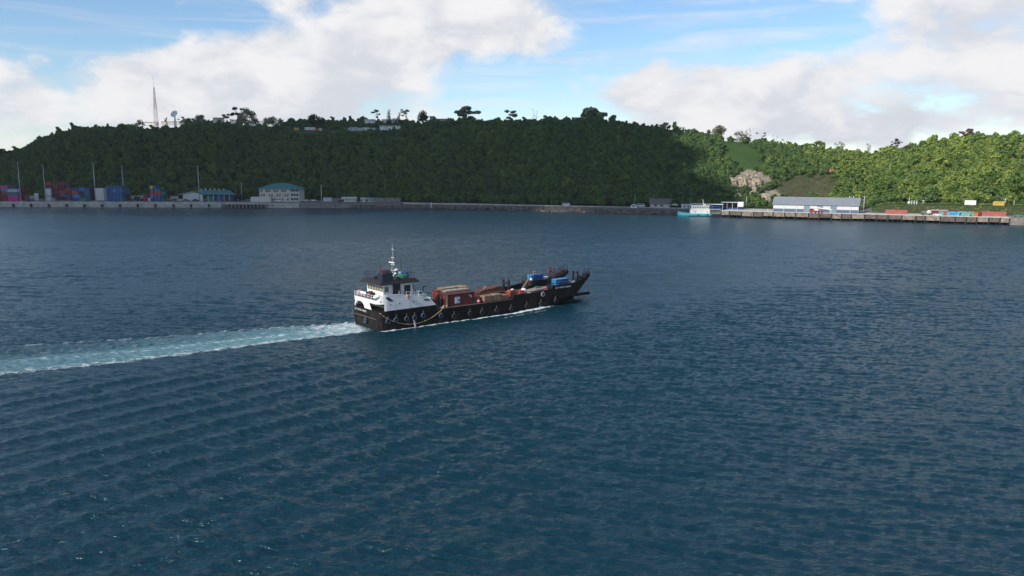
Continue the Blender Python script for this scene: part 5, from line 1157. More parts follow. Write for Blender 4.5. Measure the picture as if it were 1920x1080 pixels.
# ================================================================ THE LANDING CRAFT
def streaked(name, base, rust, rough, lo, hi, spec=.25):
    m = bpy.data.materials.new(name); m.use_nodes = True; nt = m.node_tree; N = nt.nodes; L = nt.links; b = N['Principled BSDF']; b.inputs['Roughness'].default_value = rough; b.inputs['Specular IOR Level'].default_value = spec
    tc = N.new('ShaderNodeTexCoord'); f = []
    for sc, scale in (((1.4, 1.4, .16), 1.0), ((.5, .5, .5), 1.0)):
        mp = N.new('ShaderNodeMapping'); mp.inputs['Scale'].default_value = sc; L.new(tc.outputs['Object'], mp.inputs[0]); t = N.new('ShaderNodeTexNoise'); t.inputs['Scale'].default_value = scale; t.inputs['Detail'].default_value = 7; t.inputs['Roughness'].default_value = .68; L.new(mp.outputs[0], t.inputs['Vector']); f.append(t.outputs[0])
    ad = N.new('ShaderNodeMath'); L.new(f[0], ad.inputs[0]); L.new(f[1], ad.inputs[1]); mr = N.new('ShaderNodeMapRange'); mr.inputs[1].default_value = lo; mr.inputs[2].default_value = hi; L.new(ad.outputs[0], mr.inputs[0])
    mx = N.new('ShaderNodeMix'); mx.data_type = 'RGBA'; mx.inputs[6].default_value = (*base, 1); mx.inputs[7].default_value = (*rust, 1); L.new(mr.outputs[0], mx.inputs[0]); L.new(mx.outputs[2], b.inputs['Base Color'])
    bp = N.new('ShaderNodeBump'); bp.inputs['Strength'].default_value = .25; bp.inputs['Distance'].default_value = .25; L.new(f[1], bp.inputs['Height']); L.new(bp.outputs[0], b.inputs['Normal']); MATS[name] = m; return m
HULL = streaked('ship_black', (0.006, 0.006, 0.007), (0.045, 0.026, 0.018), 0.6, 1.02, 1.28)
SHIPW = streaked('ship_white', (0.76, 0.76, 0.75), (0.42, 0.36, 0.30), 0.42, 1.08, 1.45, .5)
DECKM = mat('deck_steel', (0.09, 0.062, 0.052), 0.8, var=0.35, scale=0.7)
DECKG = mat('deck_grey_blue', (0.10, 0.15, 0.21), 0.7, var=0.2)
ROOFK = mat('house_roof_black', (0.020, 0.018, 0.019), 0.5, var=0.3, scale=0.8)
TYRE = mat('tyre_rubber', (0.030, 0.036, 0.045), 0.8, var=0.3, scale=3); TYREB = mat('tyre_blue_worn', (0.045, 0.085, 0.13), 0.75, var=0.3, scale=3)
ROPE = mat('hawser_rope', (0.42, 0.34, 0.20), 0.9, var=0.2, scale=6)
AMBERG = mat('tinted_window', (0.20, 0.19, 0.12), 0.12, var=0.15)
ship = thing('landing_craft', 'black hulled landing craft with white aft house and lowered bow ramp', 'ship', SHIP_O, SHIP_A)
def ztop(x): return float(np.interp(x, [0, 13.9, 14.1, 34.4, 35.6, 43.5, 47.3, 47.5, 54.2], [4.1, 4.15, 3.0, 2.95, 4.12, 4.0, 4.5, 5.1, 5.05]))
def hb(x): return float(np.interp(x, [0, .25, .7, 1.4, 46, 54.2, 60.8], [4.9, 5.45, 5.8, 6.0, 6.0, 5.75, 5.0]))
def zbot(x): return float(np.interp(x, [0, 2, 40, 47, 54.2], [-.9, -1.4, -1.4, -.35, 1.05]))
def build_hull():
    st = [0, .25, .7, 1.4, 4, 8, 12, 13.9, 14.1, 18, 24, 30, 34.4, 35.0, 35.6, 39.5, 43.5, 45.5, 47.3, 47.5, 50, 52, 54.2]; rows = []
    for x in st:
        h, zt, zb = hb(x), ztop(x), zbot(x); full = x <= 13.9; w = h - .02 if full else (.28 if x < 47.4 else 2.3); zd = zt if full else min(zt, 3.0); zd = zt - .005 if full else (2.96 if x < 47.4 else 2.6)
        if not full and zt < 3.1: zd = zt - .06
        sd = [(x, h * .86, zb), (x, h * .985, zb + .9), (x, h, min(zt - .3, 2.0)), (x, h, zt), (x, h - w, zt), (x, h - w, zd)]
        rows.append([(a, -b, c_) for a, b, c_ in sd] + [(a, b, c_) for a, b, c_ in reversed(sd)])
    n = 12; vs = [v for r in rows for v in r]; fs = [(j * n + i, j * n + (i + 1) % n, j * n + n + (i + 1) % n, j * n + n + i) for j in range(len(st) - 1) for i in range(n)]
    fs += [tuple(range(n)), tuple(len(vs) - 1 - i for i in range(n))]
    o = MB().add(vs, fs).build('hull', HULL, ship)
    for s in (-1, 1):                                     # bow horns reaching out past the ramp hinge
        mb = MB(); V = []
        prof = [(54.2, 1.05), (60.9, 6.3), (60.9, 7.0), (58.4, 5.75), (54.2, 5.05)]
        for inner in (0, 1):
            for x, z in prof: V.append((x, s * (hb(x) - inner * 2.0), z))
        m5 = 5; F = [tuple(range(m5)), tuple(range(2 * m5 - 1, m5 - 1, -1))] + [(i, (i + 1) % m5, m5 + (i + 1) % m5, m5 + i) for i in range(m5)]
        mb.add(V, F).build('bow_horn', HULL, ship)
        MB().b2((14.2, s * 6.02, 1.15), (47, s * 6.12, 1.32)).build('rubbing_strake', HULL, ship)
        MB().b2((1.5, s * 6.02, 2.95), (47, s * 6.10, 3.10)).build('rubbing_strake', HULL, ship)
    MB().b2((14.1, -5.7, 2.97), (47.4, 5.7, 3.02)).build('cargo_deck', DECKM, ship); MB().b2((47.45, -3.4, 2.0), (54.1, 3.4, 2.66)).build('ramp_sill', DECKM, ship)
    MB().b2((-.10, -4.6, 2.28), (-.02, 4.6, 2.44)).build('stern_strake', mat('strake_rust', (.12, .085, .065), .8), ship)
build_hull()
def rail(parent, pts, h=1.1, m=BLACKP, name='railing', step=1.6, r=.04, bars=2):
    mb = MB()
    for a, b in zip(pts[:-1], pts[1:]):
        a, b = Vector(a), Vector(b); n = max(1, int((b - a).length / step))
        for i in range(n + 1): p = a.lerp(b, i / n); mb.tube(p, p + Vector((0, 0, h)), r, n=5)
        for k in range(bars): z = Vector((0, 0, h * (k + 1) / bars)); mb.tube(a + z, b + z, r, n=5)
    return mb.build(name, m, parent)
def ship_ramp():
    rp = MB(); rp.prism([(54.3, 1.35), (54.3, 1.7), (62.6, 1.5), (62.9, 1.35), (62.6, 1.15)], -3.3, 3.3); o = rp.build('bow_ramp', DECKM, ship)
    for k in range(9): MB().b2((55 + k * .85, -3.2, 1.72 - k * .02), (55.12 + k * .85, 3.2, 1.78 - k * .02)).build('ramp_cleat', ROOFK, o)
    for s in (-1, 1):
        MB().b2((54.4, s * 3.3 - .08, 1.2), (62.4, s * 3.3 + .08, 1.95)).build('ramp_edge', HULL, o)
        MB().tube((60.6, s * 4.7, 6.0), (62.2, s * 3.1, 1.6), .06, n=5).build('ramp_chain', STEEL, ship); MB().tube((58.2, s * 4.6, 5.6), (58.8, s * 3.2, 1.7), .05, n=5).build('ramp_chain', STEEL, ship)
ship_ramp()
def bow_wings():
    for s in (-1, 1):
        yo = lambda x: s * (hb(x) - .15)
        rail(ship, [(47.7, s * 3.9, 5.1), (47.7, yo(47.7), 5.1), (54, yo(54), 5.06), (57.2, yo(57.2), 5.4)], 1.15, step=1.2, r=.055)
        rail(ship, [(58.6, yo(58.6), 5.8), (60.7, yo(60.7), 6.85), (60.7, s * 3.2, 6.85)], 1.1, step=.9, r=.06)
        f = MB(); xx = 56.4; f.tube((xx, yo(xx) - s * .1, 5.0), (xx, yo(xx) - s * .1, 7.9), .22, n=8); f.tube((xx, yo(xx) - s * .1, 7.0), (58.8, yo(58.8) - s * .1, 5.7), .13, n=8); f.tube((xx, yo(xx) - s * 1.7, 5.0), (xx, yo(xx) - s * 1.7, 7.9), .22, n=8); f.tube((xx, yo(xx) - s * .1, 7.6), (xx, yo(xx) - s * 1.7, 7.6), .15, n=8)
        f.build('ramp_winch_frame', mat('wine_paint', (.10, .016, .03), .5) if s > 0 else HULL, ship)
        MB().box((60.0, yo(60) - s * .5, 6.5), (.8, .7, .8)).build('winch_box', ROOFK, ship)
        for k in range(3): MB().box((54.3 + k * .5, yo(54.5) - s * .5, 5.35), (.35, .4, .5)).build('vent_cowl', SHIPW, ship)
bow_wings()
LETW = mat('letter_white', (.75, .75, .75), .5, var=.05)
text_mesh('name_lettering', 'LCT  MATEA  GRACE', .55, LETW, ship, (51.0, -5.93, 4.45), (math.pi / 2, 0, .032))
text_mesh('name_lettering', 'LCT  MATEA  GRACE', .55, LETW, ship, (-.03, 2.2, 3.45), (math.pi / 2, 0, -math.pi / 2))
# ---------------------------------------------------------------- tyres along the sides and stern
def tyres():
    me = MB().torus((0, 0, 0), .42, .19, 'y', 18, 8).mesh('tyre', True); hub = None
    def put(x, y, z, rz, m, r=1.0):
        o = link('tyre_fender', me, ship); o.location = (x, y, z); o.rotation_euler = (0, random.uniform(0, 6), rz); o.scale = (r, 1, r)
        if not o.material_slots: me.materials.append(TYRE)
        o.material_slots[0].link = 'OBJECT'; o.material_slots[0].material = m
        MB().tube((x, y, z + .35), (x, y, z + 1.15), .03, n=4).build('tyre_rope', ROPE, ship)
    for i, (x, z) in enumerate([(1.9, 2.1), (3.9, 2.1), (6.2, 2.1), (8.2, 2.15), (10.4, 2.15), (14.7, 1.6), (18.3, 1.05), (22.5, 1.2), (26.2, 1.05), (30.1, 1.1), (34.5, .95), (39.0, 1.15), (43.6, 1.25), (48.1, 1.4)]):
        x += random.uniform(-.25, .25); z += random.uniform(-.14, .10); put(x, -(hb(x) + .30), z, 0, TYREB if i < 6 else TYRE, random.uniform(.88, 1.06)); put(x, hb(x) + .30, z, 0, TYRE, 1.0)
    put(-.28, 5.3, 1.9, math.pi / 2, TYREB); put(-.28, -.3, 1.5, math.pi / 2, TYREB); put(44.2, -6.25, 3.4, 0, mat('tyre_grey', (.22, .21, .20), .85), 1.05)
tyres()
def hawser():
    pts = []
    for k in range(23):
        u = k / 22; x = -.1 + 15.6 * u; sag = 4 * u * (1 - u); z = 3.95 * (1 - u) + 3.3 * u - 2.9 * sag ** .9; pts.append((x, -6.22 - .1 * sag, z))
    MB().path(pts, .075, 6).build('hanging_hawser', ROPE, ship, True); MB().torus((15.6, -5.8, 3.35), .35, .12, 'z', 14, 6).build('rope_coil', ROPE, ship, True); MB().tube((16.0, -5.75, 3.0), (16.0, -5.75, 3.75), .18, n=10).tube((16.8, -5.75, 3.0), (16.8, -5.75, 3.75), .18, n=10).build('bollard', ROPE, ship)
    for x in (7.9, 8.1): MB().path([(x, -6.05, 2.0), (x + .05, -6.35, 1.3), (x + .25, -6.5, .1)], .06, 5).build('discharge_water', mat('spray', (.7, .74, .76), .4), ship)
    MB().path([(43.3, -6.1, 1.2), (43.3, -6.2, .6), (43.3, -6.25, .0)], .05, 5).build('discharge_water', mat('spray', (.7, .74, .76), .4), ship)
hawser()
# ---------------------------------------------------------------- the white aft bulwark with its openings
def aft_shell():
    P = []                                                 # (x, y, arc length)
    def add(x, y):
        s = 0 if not P else P[-1][2] + math.hypot(x - P[-1][0], y - P[-1][1]); P.append((x, y, s))
    for k in range(20): add(9 - 7.4 * k / 19, 5.95)
    for k in range(1, 10): a = math.pi / 2 * k / 10; add(1.6 - 1.57 * math.sin(a), 4.4 + 1.55 * math.cos(a))
    for k in range(0, 43): add(.03, 4.4 - 8.4 * k / 42)
    for k in range(1, 13): a = math.pi / 2 * k / 13; add(2.0 - 1.97 * math.cos(a), -4.0 - 1.95 * math.sin(a))
    for k in range(0, 49): add(2.0 + 11.8 * k / 48, -5.95)
    def top(x, y):
        if y < -5.9: return float(np.interp(x, [2, 4.4, 12, 13.8], [7.4, 7.3, 5.9, 4.16]))
        if y < -4.0: return 6.15 + 1.25 * max(0, min(1, (-4.4 - y) / 1.5)) ** 1.5
        if y > 5.9: return float(np.interp(x, [1.6, 9], [6.3, 6.5]))
        return 6.15
    def hole(x, y):
        if x < .1 and .5 < y < 4.4: u = (y - 2.45) / 1.95; return (4.16, 4.25 + 1.15 * math.sqrt(max(0, 1 - u * u)))
        if y > 4.75 and x < 1.2: return (4.3 + .9 * max(0, (5.4 - y)), 5.45)
        if -5.8 < y < -1.9 and x < 1.3: return (4.16 + max(0, (-1.9 - y < .6) * (.6 - (-1.9 - y)) * 1.6), 5.55)
        return None
    vs = []; fs = []
    def quad(a, b, za, zb, ya, yb):
        o = len(vs); vs.extend([(a[0], a[1], za), (b[0], b[1], zb), (b[0], b[1], yb), (a[0], a[1], ya)]); fs.append((o, o + 1, o + 2, o + 3))
    for a, b in zip(P[:-1], P[1:]):
        m = ((a[0] + b[0]) / 2, (a[1] + b[1]) / 2); ta, tb = top(*a[:2]), top(*b[:2]); h = hole(*m)
        if h is None: quad(a, b, 4.12, 4.12, ta, tb)
        else:
            ha, hb_ = hole(*a[:2]) or h, hole(*b[:2]) or h
            if ha[0] > 4.2 or hb_[0] > 4.2: quad(a, b, 4.12, 4.12, ha[0], hb_[0])
            quad(a, b, ha[1], hb_[1], ta, tb)
    o = MB().add(vs, fs).build('aft_bulwark', SHIPW, ship, False, True)
    bm = bmesh.new(); bm.from_mesh(o.data); bmesh.ops.remove_doubles(bm, verts=bm.verts, dist=.002); bmesh.ops.recalc_face_normals(bm, faces=bm.faces); bm.to_mesh(o.data); bm.free()
    sol = o.modifiers.new('plate', 'SOLIDIFY'); sol.thickness = .1; sol.offset = 0
    MB().path([(p[0], p[1], top(p[0], p[1]) + .03) for p in P[20:]], .08, 6).build('bulwark_cap', SHIPW, ship)
aft_shell()
def aft_house():
    MB().b2((2.6, -4.5, 4.14), (12.4, 4.5, 6.05)).build('deck_house', mat('house_inner', (.16, .16, .16), .7), ship)
    MB().b2((.5, -5.6, 6.06), (10.0, 5.6, 6.24)).build('boat_deck', DECKG, ship); MB().b2((10.0, -5.8, 5.0), (12.6, 5.8, 5.12)).build('fore_platform', DECKG, ship)
    MB().b2((12.5, -5.8, 4.16), (12.7, 5.8, 5.85)).build('front_bulkhead', SHIPW, ship); MB().b2((9.9, -5.6, 5.13), (10.02, 5.6, 6.05)).build('step_plate', SHIPW, ship)
    for x in (2.6, 4.8, 8.2): pt = MB().tube((x, -6.02, 5.4), (x, -5.99, 5.4), .21, n=14).build('porthole', SHIPW, ship); MB().tube((x, -6.035, 5.4), (x, -6.02, 5.4), .15, n=14).build('pane', GLASS, pt)
    # the dark slanted freeing port and slot
    MB().prism([(1.35, 7.0), (2.25, 7.0), (3.4, 6.1), (2.5, 6.05)], -6.03, -6.0).build('side_opening', NAVY, ship); MB().prism([(10.9, 5.75), (12.1, 5.55), (12.3, 5.25), (10.9, 5.35)], -6.03, -6.0).build('side_slot', NAVY, ship)
    # wheelhouse
    wh = MB(); x0, x1, y, z0, z1 = 2.4, 9.6, 3.5, 6.25, 9.3; wh.b2((x0, -y, z0), (x1, y, z1)); w = wh.build('wheelhouse', SHIPW, ship)
    for k in range(6):
        ya = y - .35 - k * 1.13; f = MB().prism([(ya, 7.75), (ya - 1.0, 7.75), (ya - 1.0, 8.8), (ya, 8.8)], x0 - .05, x0 - .01, 'x').build('window', AMBERG, w); MB().b2((x0 - .10, ya - 1.08, 7.6), (x0 - .02, ya - 1.02, 8.95)).build('mullion', SHIPW, f)
    MB().b2((x0 - .14, -y, 8.85), (x0 - .02, y, 8.97)).build('window_head', SHIPW, w)
    MB().b2((2.75, -y - .05, 7.6), (3.7, -y - .01, 8.75)).build('window', AMBERG, w)
    MB().b2((4.7, -y - .45, z0), (6.3, -y - .01, 9.6)).build('engine_casing', ROOFK, w)
    d = MB().b2((7.4, -y - .06, z0), (9.0, -y - .01, 8.7)).build('door_opening', DARK, w); MB().b2((7.25, -y - .1, z0), (7.4, -y - .01, 8.85)).build('frame', SHIPW, d)
    for k in range(4): MB().b2((x1 + .01, y - .6 - k * 1.75, 7.7), (x1 + .05, y - 1.95 - k * 1.75, 8.8)).build('window', GLASS, w)
    # black flared roof
    def ring(x0, x1, y, z): return [(x0, -y, z), (x1, -y, z), (x1, y, z), (x0, y, z)]
    V = ring(1.2, 10.9, 4.4, 9.28) + ring(1.2, 10.9, 4.4, 9.42) + ring(2.0, 10.0, 3.7, 10.15); F = [(3, 2, 1, 0)] + [(j * 4 + i, j * 4 + (i + 1) % 4, j * 4 + 4 + (i + 1) % 4, j * 4 + 4 + i) for j in range(2) for i in range(4)] + [(8, 9, 10, 11)]
    MB().add(V, F).build('roof', ROOFK, ship)
    rail(ship, [(2.0, 3.7, 10.15), (2.0, -3.6, 10.15), (9.9, -3.6, 10.15), (9.9, 3.7, 10.15), (2.0, 3.7, 10.15)], 1.15, mat('rail_dark', (.03, .035, .045), .5), 'roof_railing', 1.15)
    fn = MB().b2((2.1, -3.9, 9.45), (4.6, -1.9, 11.7)).build('funnel', mat('funnel_navy', (.022, .03, .055), .5), ship)
    MB().prism([(y_, z_) for y_, z_ in [(-.75 + 1.5 * i / 10, 11.7 + .62 * math.sin(math.pi * i / 10)) for i in range(11)]], 2.3, 3.1, 'x').build('funnel_hood', mat('funnel_maroon', (.10, .018, .03), .5), fn).location = (0, -2.9, 0)
    MB().prism([(-.75 + 1.5 * i / 10, 11.7 + .62 * math.sin(math.pi * i / 10)) for i in range(11)], 3.5, 4.4, 'x').build('funnel_hood', mat('funnel_navy', (.022, .03, .055), .5), fn).location = (0, -2.9, 0)
    # roof clutter
    GT = mat('green_tarpaulin', (.02, .17, .085), .6, var=.25, scale=2)
    g = MB(); g.ball((7.9, -2.2, 10.35), 1.0, 14, 8, .08, (1.5, 1.1, .75)); g.build('green_tarpaulin', GT, ship, True)
    MB().b2((9.0, -1.6, 10.16), (9.7, -.2, 11.2)).build('locker', BLUE_P, ship); MB().b2((9.0, .4, 10.16), (9.6, 1.4, 11.0)).build('locker', mat('pale_blue', (.25, .38, .50), .5), ship); MB().tube((8.6, -2.9, 10.2), (8.6, -2.9, 12.4), .10, n=6).build('antenna_post', BLUE_P, ship)
    MB().b2((2.6, .6, 10.16), (4.2, 2.6, 10.75)).build('locker', mat('slate_locker', (.06, .08, .10), .6), ship)
    # mast
    m = MB(); m.tube((6.9, 0, 10.1), (6.9, 0, 14.2), .15, .11, n=8); m.tube((6.9, 0, 14.2), (6.9, 0, 17.5), .10, .05, n=8); m.tube((6.2, 0, 10.1), (6.85, 0, 13.4), .08, n=6); ma = m.build('mast', mat('mast_grey', (.30, .31, .32), .5), ship)
    for z, wd in ((11.6, 1.0), (12.9, 1.1), (14.4, .9), (16.2, .7)):
        MB().tube((6.9, -wd, z), (6.9, wd, z), .06, n=6).build('yard', SHIPW, ma)
    MB().b2((6.5, -1.1, 13.25), (6.75, 1.1, 13.45)).build('radar_scanner', SHIPW, ma); MB().b2((7.0, -1.2, 11.7), (7.5, -.5, 12.0)).build('radar_scanner', SHIPW, ma)
    for y_, z in ((-.9, 14.55), (.85, 14.5), (-.65, 16.35), (.6, 16.3), (1.0, 13.0), (-1.0, 13.05)): MB().tube((6.9, y_, z - .15), (6.9, y_, z + .2), .14, n=8).build('navigation_light', DARK, ma)
    for x, y_, z in ((4.6, 1.4, 13.6), (8.2, -1.2, 14.2), (5.4, 2.5, 12.6)): MB().tube((x, y_, 10.1), (x, y_, z), .035, n=5).build('whip_antenna', BLACKP, ship)
    for k in range(4): MB().ball((6.4 + (k % 2) * .8, -.9 + k * .5, 10.6 + .3 * (k % 2)), .28, 8, 6).build('lamp', SHIPW, ship, True)
    # railings and gear on the boat deck
    rail(ship, [(.3, -3.6, 6.2), (.3, 5.3, 6.2)], .95, SHIPW, 'stern_railing', 1.3); rail(ship, [(9.8, -5.5, 6.24), (9.8, -3.7, 6.24)], 1.0, SHIPW, 'railing')
    rail(ship, [(6.6, -5.75, 6.6), (9.7, -5.75, 6.2)], 1.1, SHIPW, 'side_railing', .9)
aft_house()
# ---------------------------------------------------------------- loose gear aboard: things of their own
def aboard(name, label, cat, x, y, z, rz=0.0, group=None): return thing(name, label, cat, shipw(x, y, z), SHIP_A + rz, group)
def liferings():
    for x, y, z, rz, lab, m in ((1.2, -5.2, 7.0, -.8, 'white lifebuoy on the rounded aft corner bulwark', SHIPW), (6.9, -6.12, 6.55, 0, 'red and white lifebuoy hung on the side below the wheelhouse door', mat('buoy_orange', (.6, .18, .10), .5)), (45.4, -5.95, 4.75, 0, 'red lifebuoy on the grey covered workboat', RED_P), (50.4, 4.4, 7.0, 0, 'red lifebuoy on a post on the far bow wing', RED_P)):
        t = aboard('lifebuoy', lab, 'lifebuoy', x, y, z, rz, 'lifebuoys'); MB().torus((0, 0, 0), .36, .11, 'y', 18, 8).build('ring', m, t, True)
        for a in range(4): MB().box((.36 * math.cos(a * 1.571 + .78), 0, .36 * math.sin(a * 1.571 + .78)), (.16, .26, .16)).build('band', SHIPW, t)
        if x > 50: MB().tube((0, .15, -1.9), (0, .15, .5), .06, n=6).build('post', ROOFK, t)
liferings()
for k, y in enumerate((3.8, 2.6)):
    t = aboard('liferaft_canister', '%s white liferaft canister on the stern boat deck' % ('far' if k == 0 else 'near'), 'liferaft', 1.4, y, 6.25, math.pi / 2, 'liferaft canisters'); MB().tube((-.5, 0, .55), (.5, 0, .55), .38, n=14).build('shell', SHIPW, t, True); MB().b2((-.4, -.35, 0), (.4, .35, .2)).build('cradle', RED_P, t)
t = aboard('deck_winch', 'dark winch with red drum on the stern boat deck', 'winch', 1.5, .4, 6.25, 0); MB().tube((0, -.8, .55), (0, .8, .55), .38, n=12).build('drum', RED_P, t); MB().b2((-.5, -1.0, 0), (.5, -.82, 1.1)).b2((-.5, .82, 0), (.5, 1.0, 1.1)).build('frame', ROOFK, t); MB().ball((0, 0, 1.1), .5, 10, 6, .15, (1, 1.4, .6)).build('rope_heap', mat('dark_net', (.07, .05, .07), .9), t)
t = aboard('tarpaulin_bundle', 'pinkish bundled tarpaulin against the aft deck rail', 'tarpaulin', 1.3, 4.9, 6.25); MB().ball((0, 0, .5), .7, 12, 7, .12, (1, .9, .9)).build('bundle', mat('pink_tarp', (.50, .30, .28), .8), t, True); MB().torus((0, 0, .5), .62, .03, 'z', 16, 5).build('lashing', ROPE, t)
t = aboard('deck_tank', 'white rounded tank at the aft corner of the boat deck', 'tank', 1.5, -2.6, 6.25); MB().ball((0, 0, .45), .8, 14, 8, 0, (1.2, 1.0, .65)).build('shell', SHIPW, t, True); MB().tube((0, 0, -.05), (0, 0, .3), .5, n=12).build('foot', SHIPW, t)
def rescue_boat():
    t = aboard('rescue_boat', 'small white rescue boat in black davits forward of the wheelhouse', 'boat', 11.2, -3.4, 5.15, 0); hull = MB(); st = [(-1.7, .6, .5), (-1.0, .75, .4), (.6, .75, .4), (1.5, .45, .5), (1.9, .05, .65)]
    vs = []; 
    for x, h, z in st: vs += [(x, -h, 1.2), (x, -h * .7, z), (x, 0, z - .25), (x, h * .7, z), (x, h, 1.2)]
    hull.add(vs, [(j * 5 + i, j * 5 + (i + 1) % 5, j * 5 + 5 + (i + 1) % 5, j * 5 + 5 + i) for j in range(4) for i in range(5)] + [(0, 1, 2, 3, 4)]).build('hull', SHIPW, t); MB().prism([(-1.2, 1.2), (.9, 1.2), (.5, 2.0), (-1.0, 2.05)], -.6, .6).build('canopy', SHIPW, t)
    for s in (-.615, .615): MB().b2((-.8, s - .02, 1.45), (.4, s + .02, 1.85)).build('window', GLASS, t)
    for x in (-1.5, 1.6): MB().path([(x, .9, 0), (x, 1.0, 2.0), (x, .5, 2.8), (x, -.2, 2.9)], .11, 8).build('davit', ROOFK, t)
    MB().path([(-2.2, -1.9, 1.0), (-2.1, -2.0, 2.6)], .12, 8).build('rail_post', ROOFK, t)
rescue_boat()
def crew(x, y, z, rz, label, shirt, trousers, k):
    t = aboard('person', label, 'person', x, y, z, rz, 'crew on the landing craft'); b = MB()
    def ring(z, rx, ry, dx=0, n=10): return [(rx * math.cos(6.283 * i / n) + dx, ry * math.sin(6.283 * i / n), z) for i in range(n)]
    def loft(mb, rs, n=10): mb.add([v for r in rs for v in r], [(j * n + i, j * n + (i + 1) % n, j * n + n + (i + 1) % n, j * n + n + i) for j in range(len(rs) - 1) for i in range(n)] + [tuple(range(n - 1, -1, -1)), tuple(range((len(rs) - 1) * n, len(rs) * n))])
    loft(b, [ring(.86, .16, .12), ring(.98, .17, .13), ring(1.15, .15, .11), ring(1.36, .20, .12), ring(1.45, .17, .10), ring(1.50, .07, .07), ring(1.57, .065, .07), ring(1.62, .09, .10), ring(1.71, .10, .11), ring(1.79, .06, .07)])
    for s in (-1, 1): loft(b, [ring(1.42, .05, .05, s * .21), ring(1.12, .045, .045, s * .25), ring(.85, .035, .035, s * .24), ring(.74, .045, .025, s * .24)])
    for s in (-1, 1): loft(b, [ring(.90, .085, .09, s * .09), ring(.48, .06, .065, s * .10), ring(.10, .045, .05, s * .10), ring(.0, .05, .10, s * .10)])
    b.build('body', shirt, t, True); MB().b2((-.18, -.135, .5), (.18, .135, .92)).build('shorts', trousers, t); MB().ball((0, 0, 1.74), .115, 10, 6, 0, (1, 1, .8)).build('hair', DARK, t, True)
crew(6.9, -4.9, 6.24, .3, 'crew member in dark clothes on the side deck by the lifebuoy', mat('shirt_dark', (.05, .05, .06), .9), NAVY, 0); crew(5.4, -4.9, 6.24, 1.2, 'crew member in a grey top beside the black engine casing', mat('shirt_grey', (.25, .25, .26), .9), NAVY, 1); crew(9.3, -4.7, 6.24, 2.0, 'crew member in dark overalls beside the rescue boat', mat('overalls', (.03, .035, .05), .9), CARD, 2)
# ---------------------------------------------------------------- cargo
def big_container(x, y, colour, label, L=7.7, logo=False):
    t = aboard('cargo_container', label, 'container', x, y, 3.03, 0, 'red containers on the cargo deck'); o = link('box', container_mesh(L, 2.44, 2.72), t); o.material_slots[0].link = 'OBJECT'; o.material_slots[0].material = cmat(colour)
    for s in (-.62, .62): d = MB().b2((-L / 2 - .03, s - .56, .2), (-L / 2 - .002, s + .56, 2.5)).build('door', cmat(colour), t); MB().tube((-L / 2 - .07, s + .3, .25), (-L / 2 - .07, s + .3, 2.45), .03, n=5).build('lock_rod', STEEL, d)
    if logo:
        lg = MB().b2((-1.55, -1.245, .55), (-.15, -1.235, 1.95)).build('logo', LETW, t)
        bl = mat('logo_blue', (.03, .06, .28), .5); mk = MB()
        for a, b in (((-1.30, 1.66), (-.15, 1.78)), ((-.98, 1.12), (-.15, 1.42)), ((-1.30, .72), (-.15, .84)), ((-.80, .95), (-.15, 1.02))): mk.b2((a[0], -1.256, a[1]), (b[0], -1.246, b[1]))
        mk.build('logo_stripe', bl, lg)
        mk = MB()
        for i in range(3): mk.b2((2.3 + i * .28, -1.25, 1.9 - i * .22), (2.5 + i * .28, -1.24, 2.2 - i * .1))
        mk.build('stencil', mat('faint_stencil', (.5, .42, .42), .6), t)
        MB().b2((-L / 2 + .02, -1.26, .1), (-L / 2 + .35, -1.235, 2.6)).build('corner_post', mat('worn_yellow', (.40, .33, .18), .7), t)
    return t
big_container(21.3, -3.35, 'maroon', 'dark red cargo container with white and blue emblem at the near deck edge', logo=True)
big_container(22.2, -.7, 'maroon', 'dark red cargo container in the middle row under the planks'); big_container(22.8, 2.3, 'dark red', 'dark red cargo container on the far side of the deck')
def lumber(x, y, z, L, n, rows, label, m, wid=1.7):
    t = aboard('lumber_stack', label, 'lumber', x, y, z, random.uniform(-.05, .05), 'stacked timber on the containers'); me = None
    for r in range(rows):
        for k in range(n):
            l = L * random.uniform(.85, 1.05); o = MB().box((random.uniform(-.25, .25), -wid / 2 + wid * (k + .5) / n, .06 + r * .13), (l, wid / n * .92, .11), random.uniform(-.02, .02)).build('plank', m if random.random() < .75 else mat('grey_plank', (.35, .31, .26), .85), t)
PINE = mat('fresh_pine', (.42, .29, .12), .75, var=.2, scale=2); PINEG = mat('grey_pine', (.42, .37, .30), .8, var=.2, scale=2)
lumber(22.3, -1.2, 5.78, 6.8, 6, 3, 'pale grey plank stack at the front of the container top', PINEG); lumber(22.9, 1.6, 5.78, 6.4, 7, 4, 'fresh yellow plank stack on the container top', PINE, 2.0); lumber(25.2, .4, 5.78, 2.4, 6, 5, 'short yellow plank stack at the forward container end', PINE, 1.6)
t = aboard('blue_bundle', 'small navy bundle lying between the plank stacks', 'bundle', 23.2, -.1, 5.8); MB().ball((0, 0, .3), .55, 12, 7, .15, (1.5, .9, .7)).build('wrap', NAVY, t, True); MB().torus((0, 0, .3), .5, .03, 'x', 14, 5).build('lashing', ROPE, t)
def bale(x, y, L, W, H, label, m, name='wrapped_pallet'):
    t = aboard(name, label, 'pallet', x, y, 3.03, random.uniform(-.04, .04), 'wrapped pallets on deck'); b = MB().b2((-L / 2, -W / 2, .15), (L / 2, W / 2, H)).build('load', m, t); md = b.modifiers.new('soft', 'BEVEL'); md.width = .12; md.segments = 2
    for k in range(3): MB().b2((-L / 2, -W / 2 + k * W / 2.3, 0), (L / 2, -W / 2 + k * W / 2.3 + .2, .15)).build('pallet_runner', WOOD, t)
    for xx in (-L * .25, L * .25): MB().b2((xx - .03, -W / 2 - .01, .15), (xx + .03, W / 2 + .01, H + .01)).build('strap', ROOFK, t)
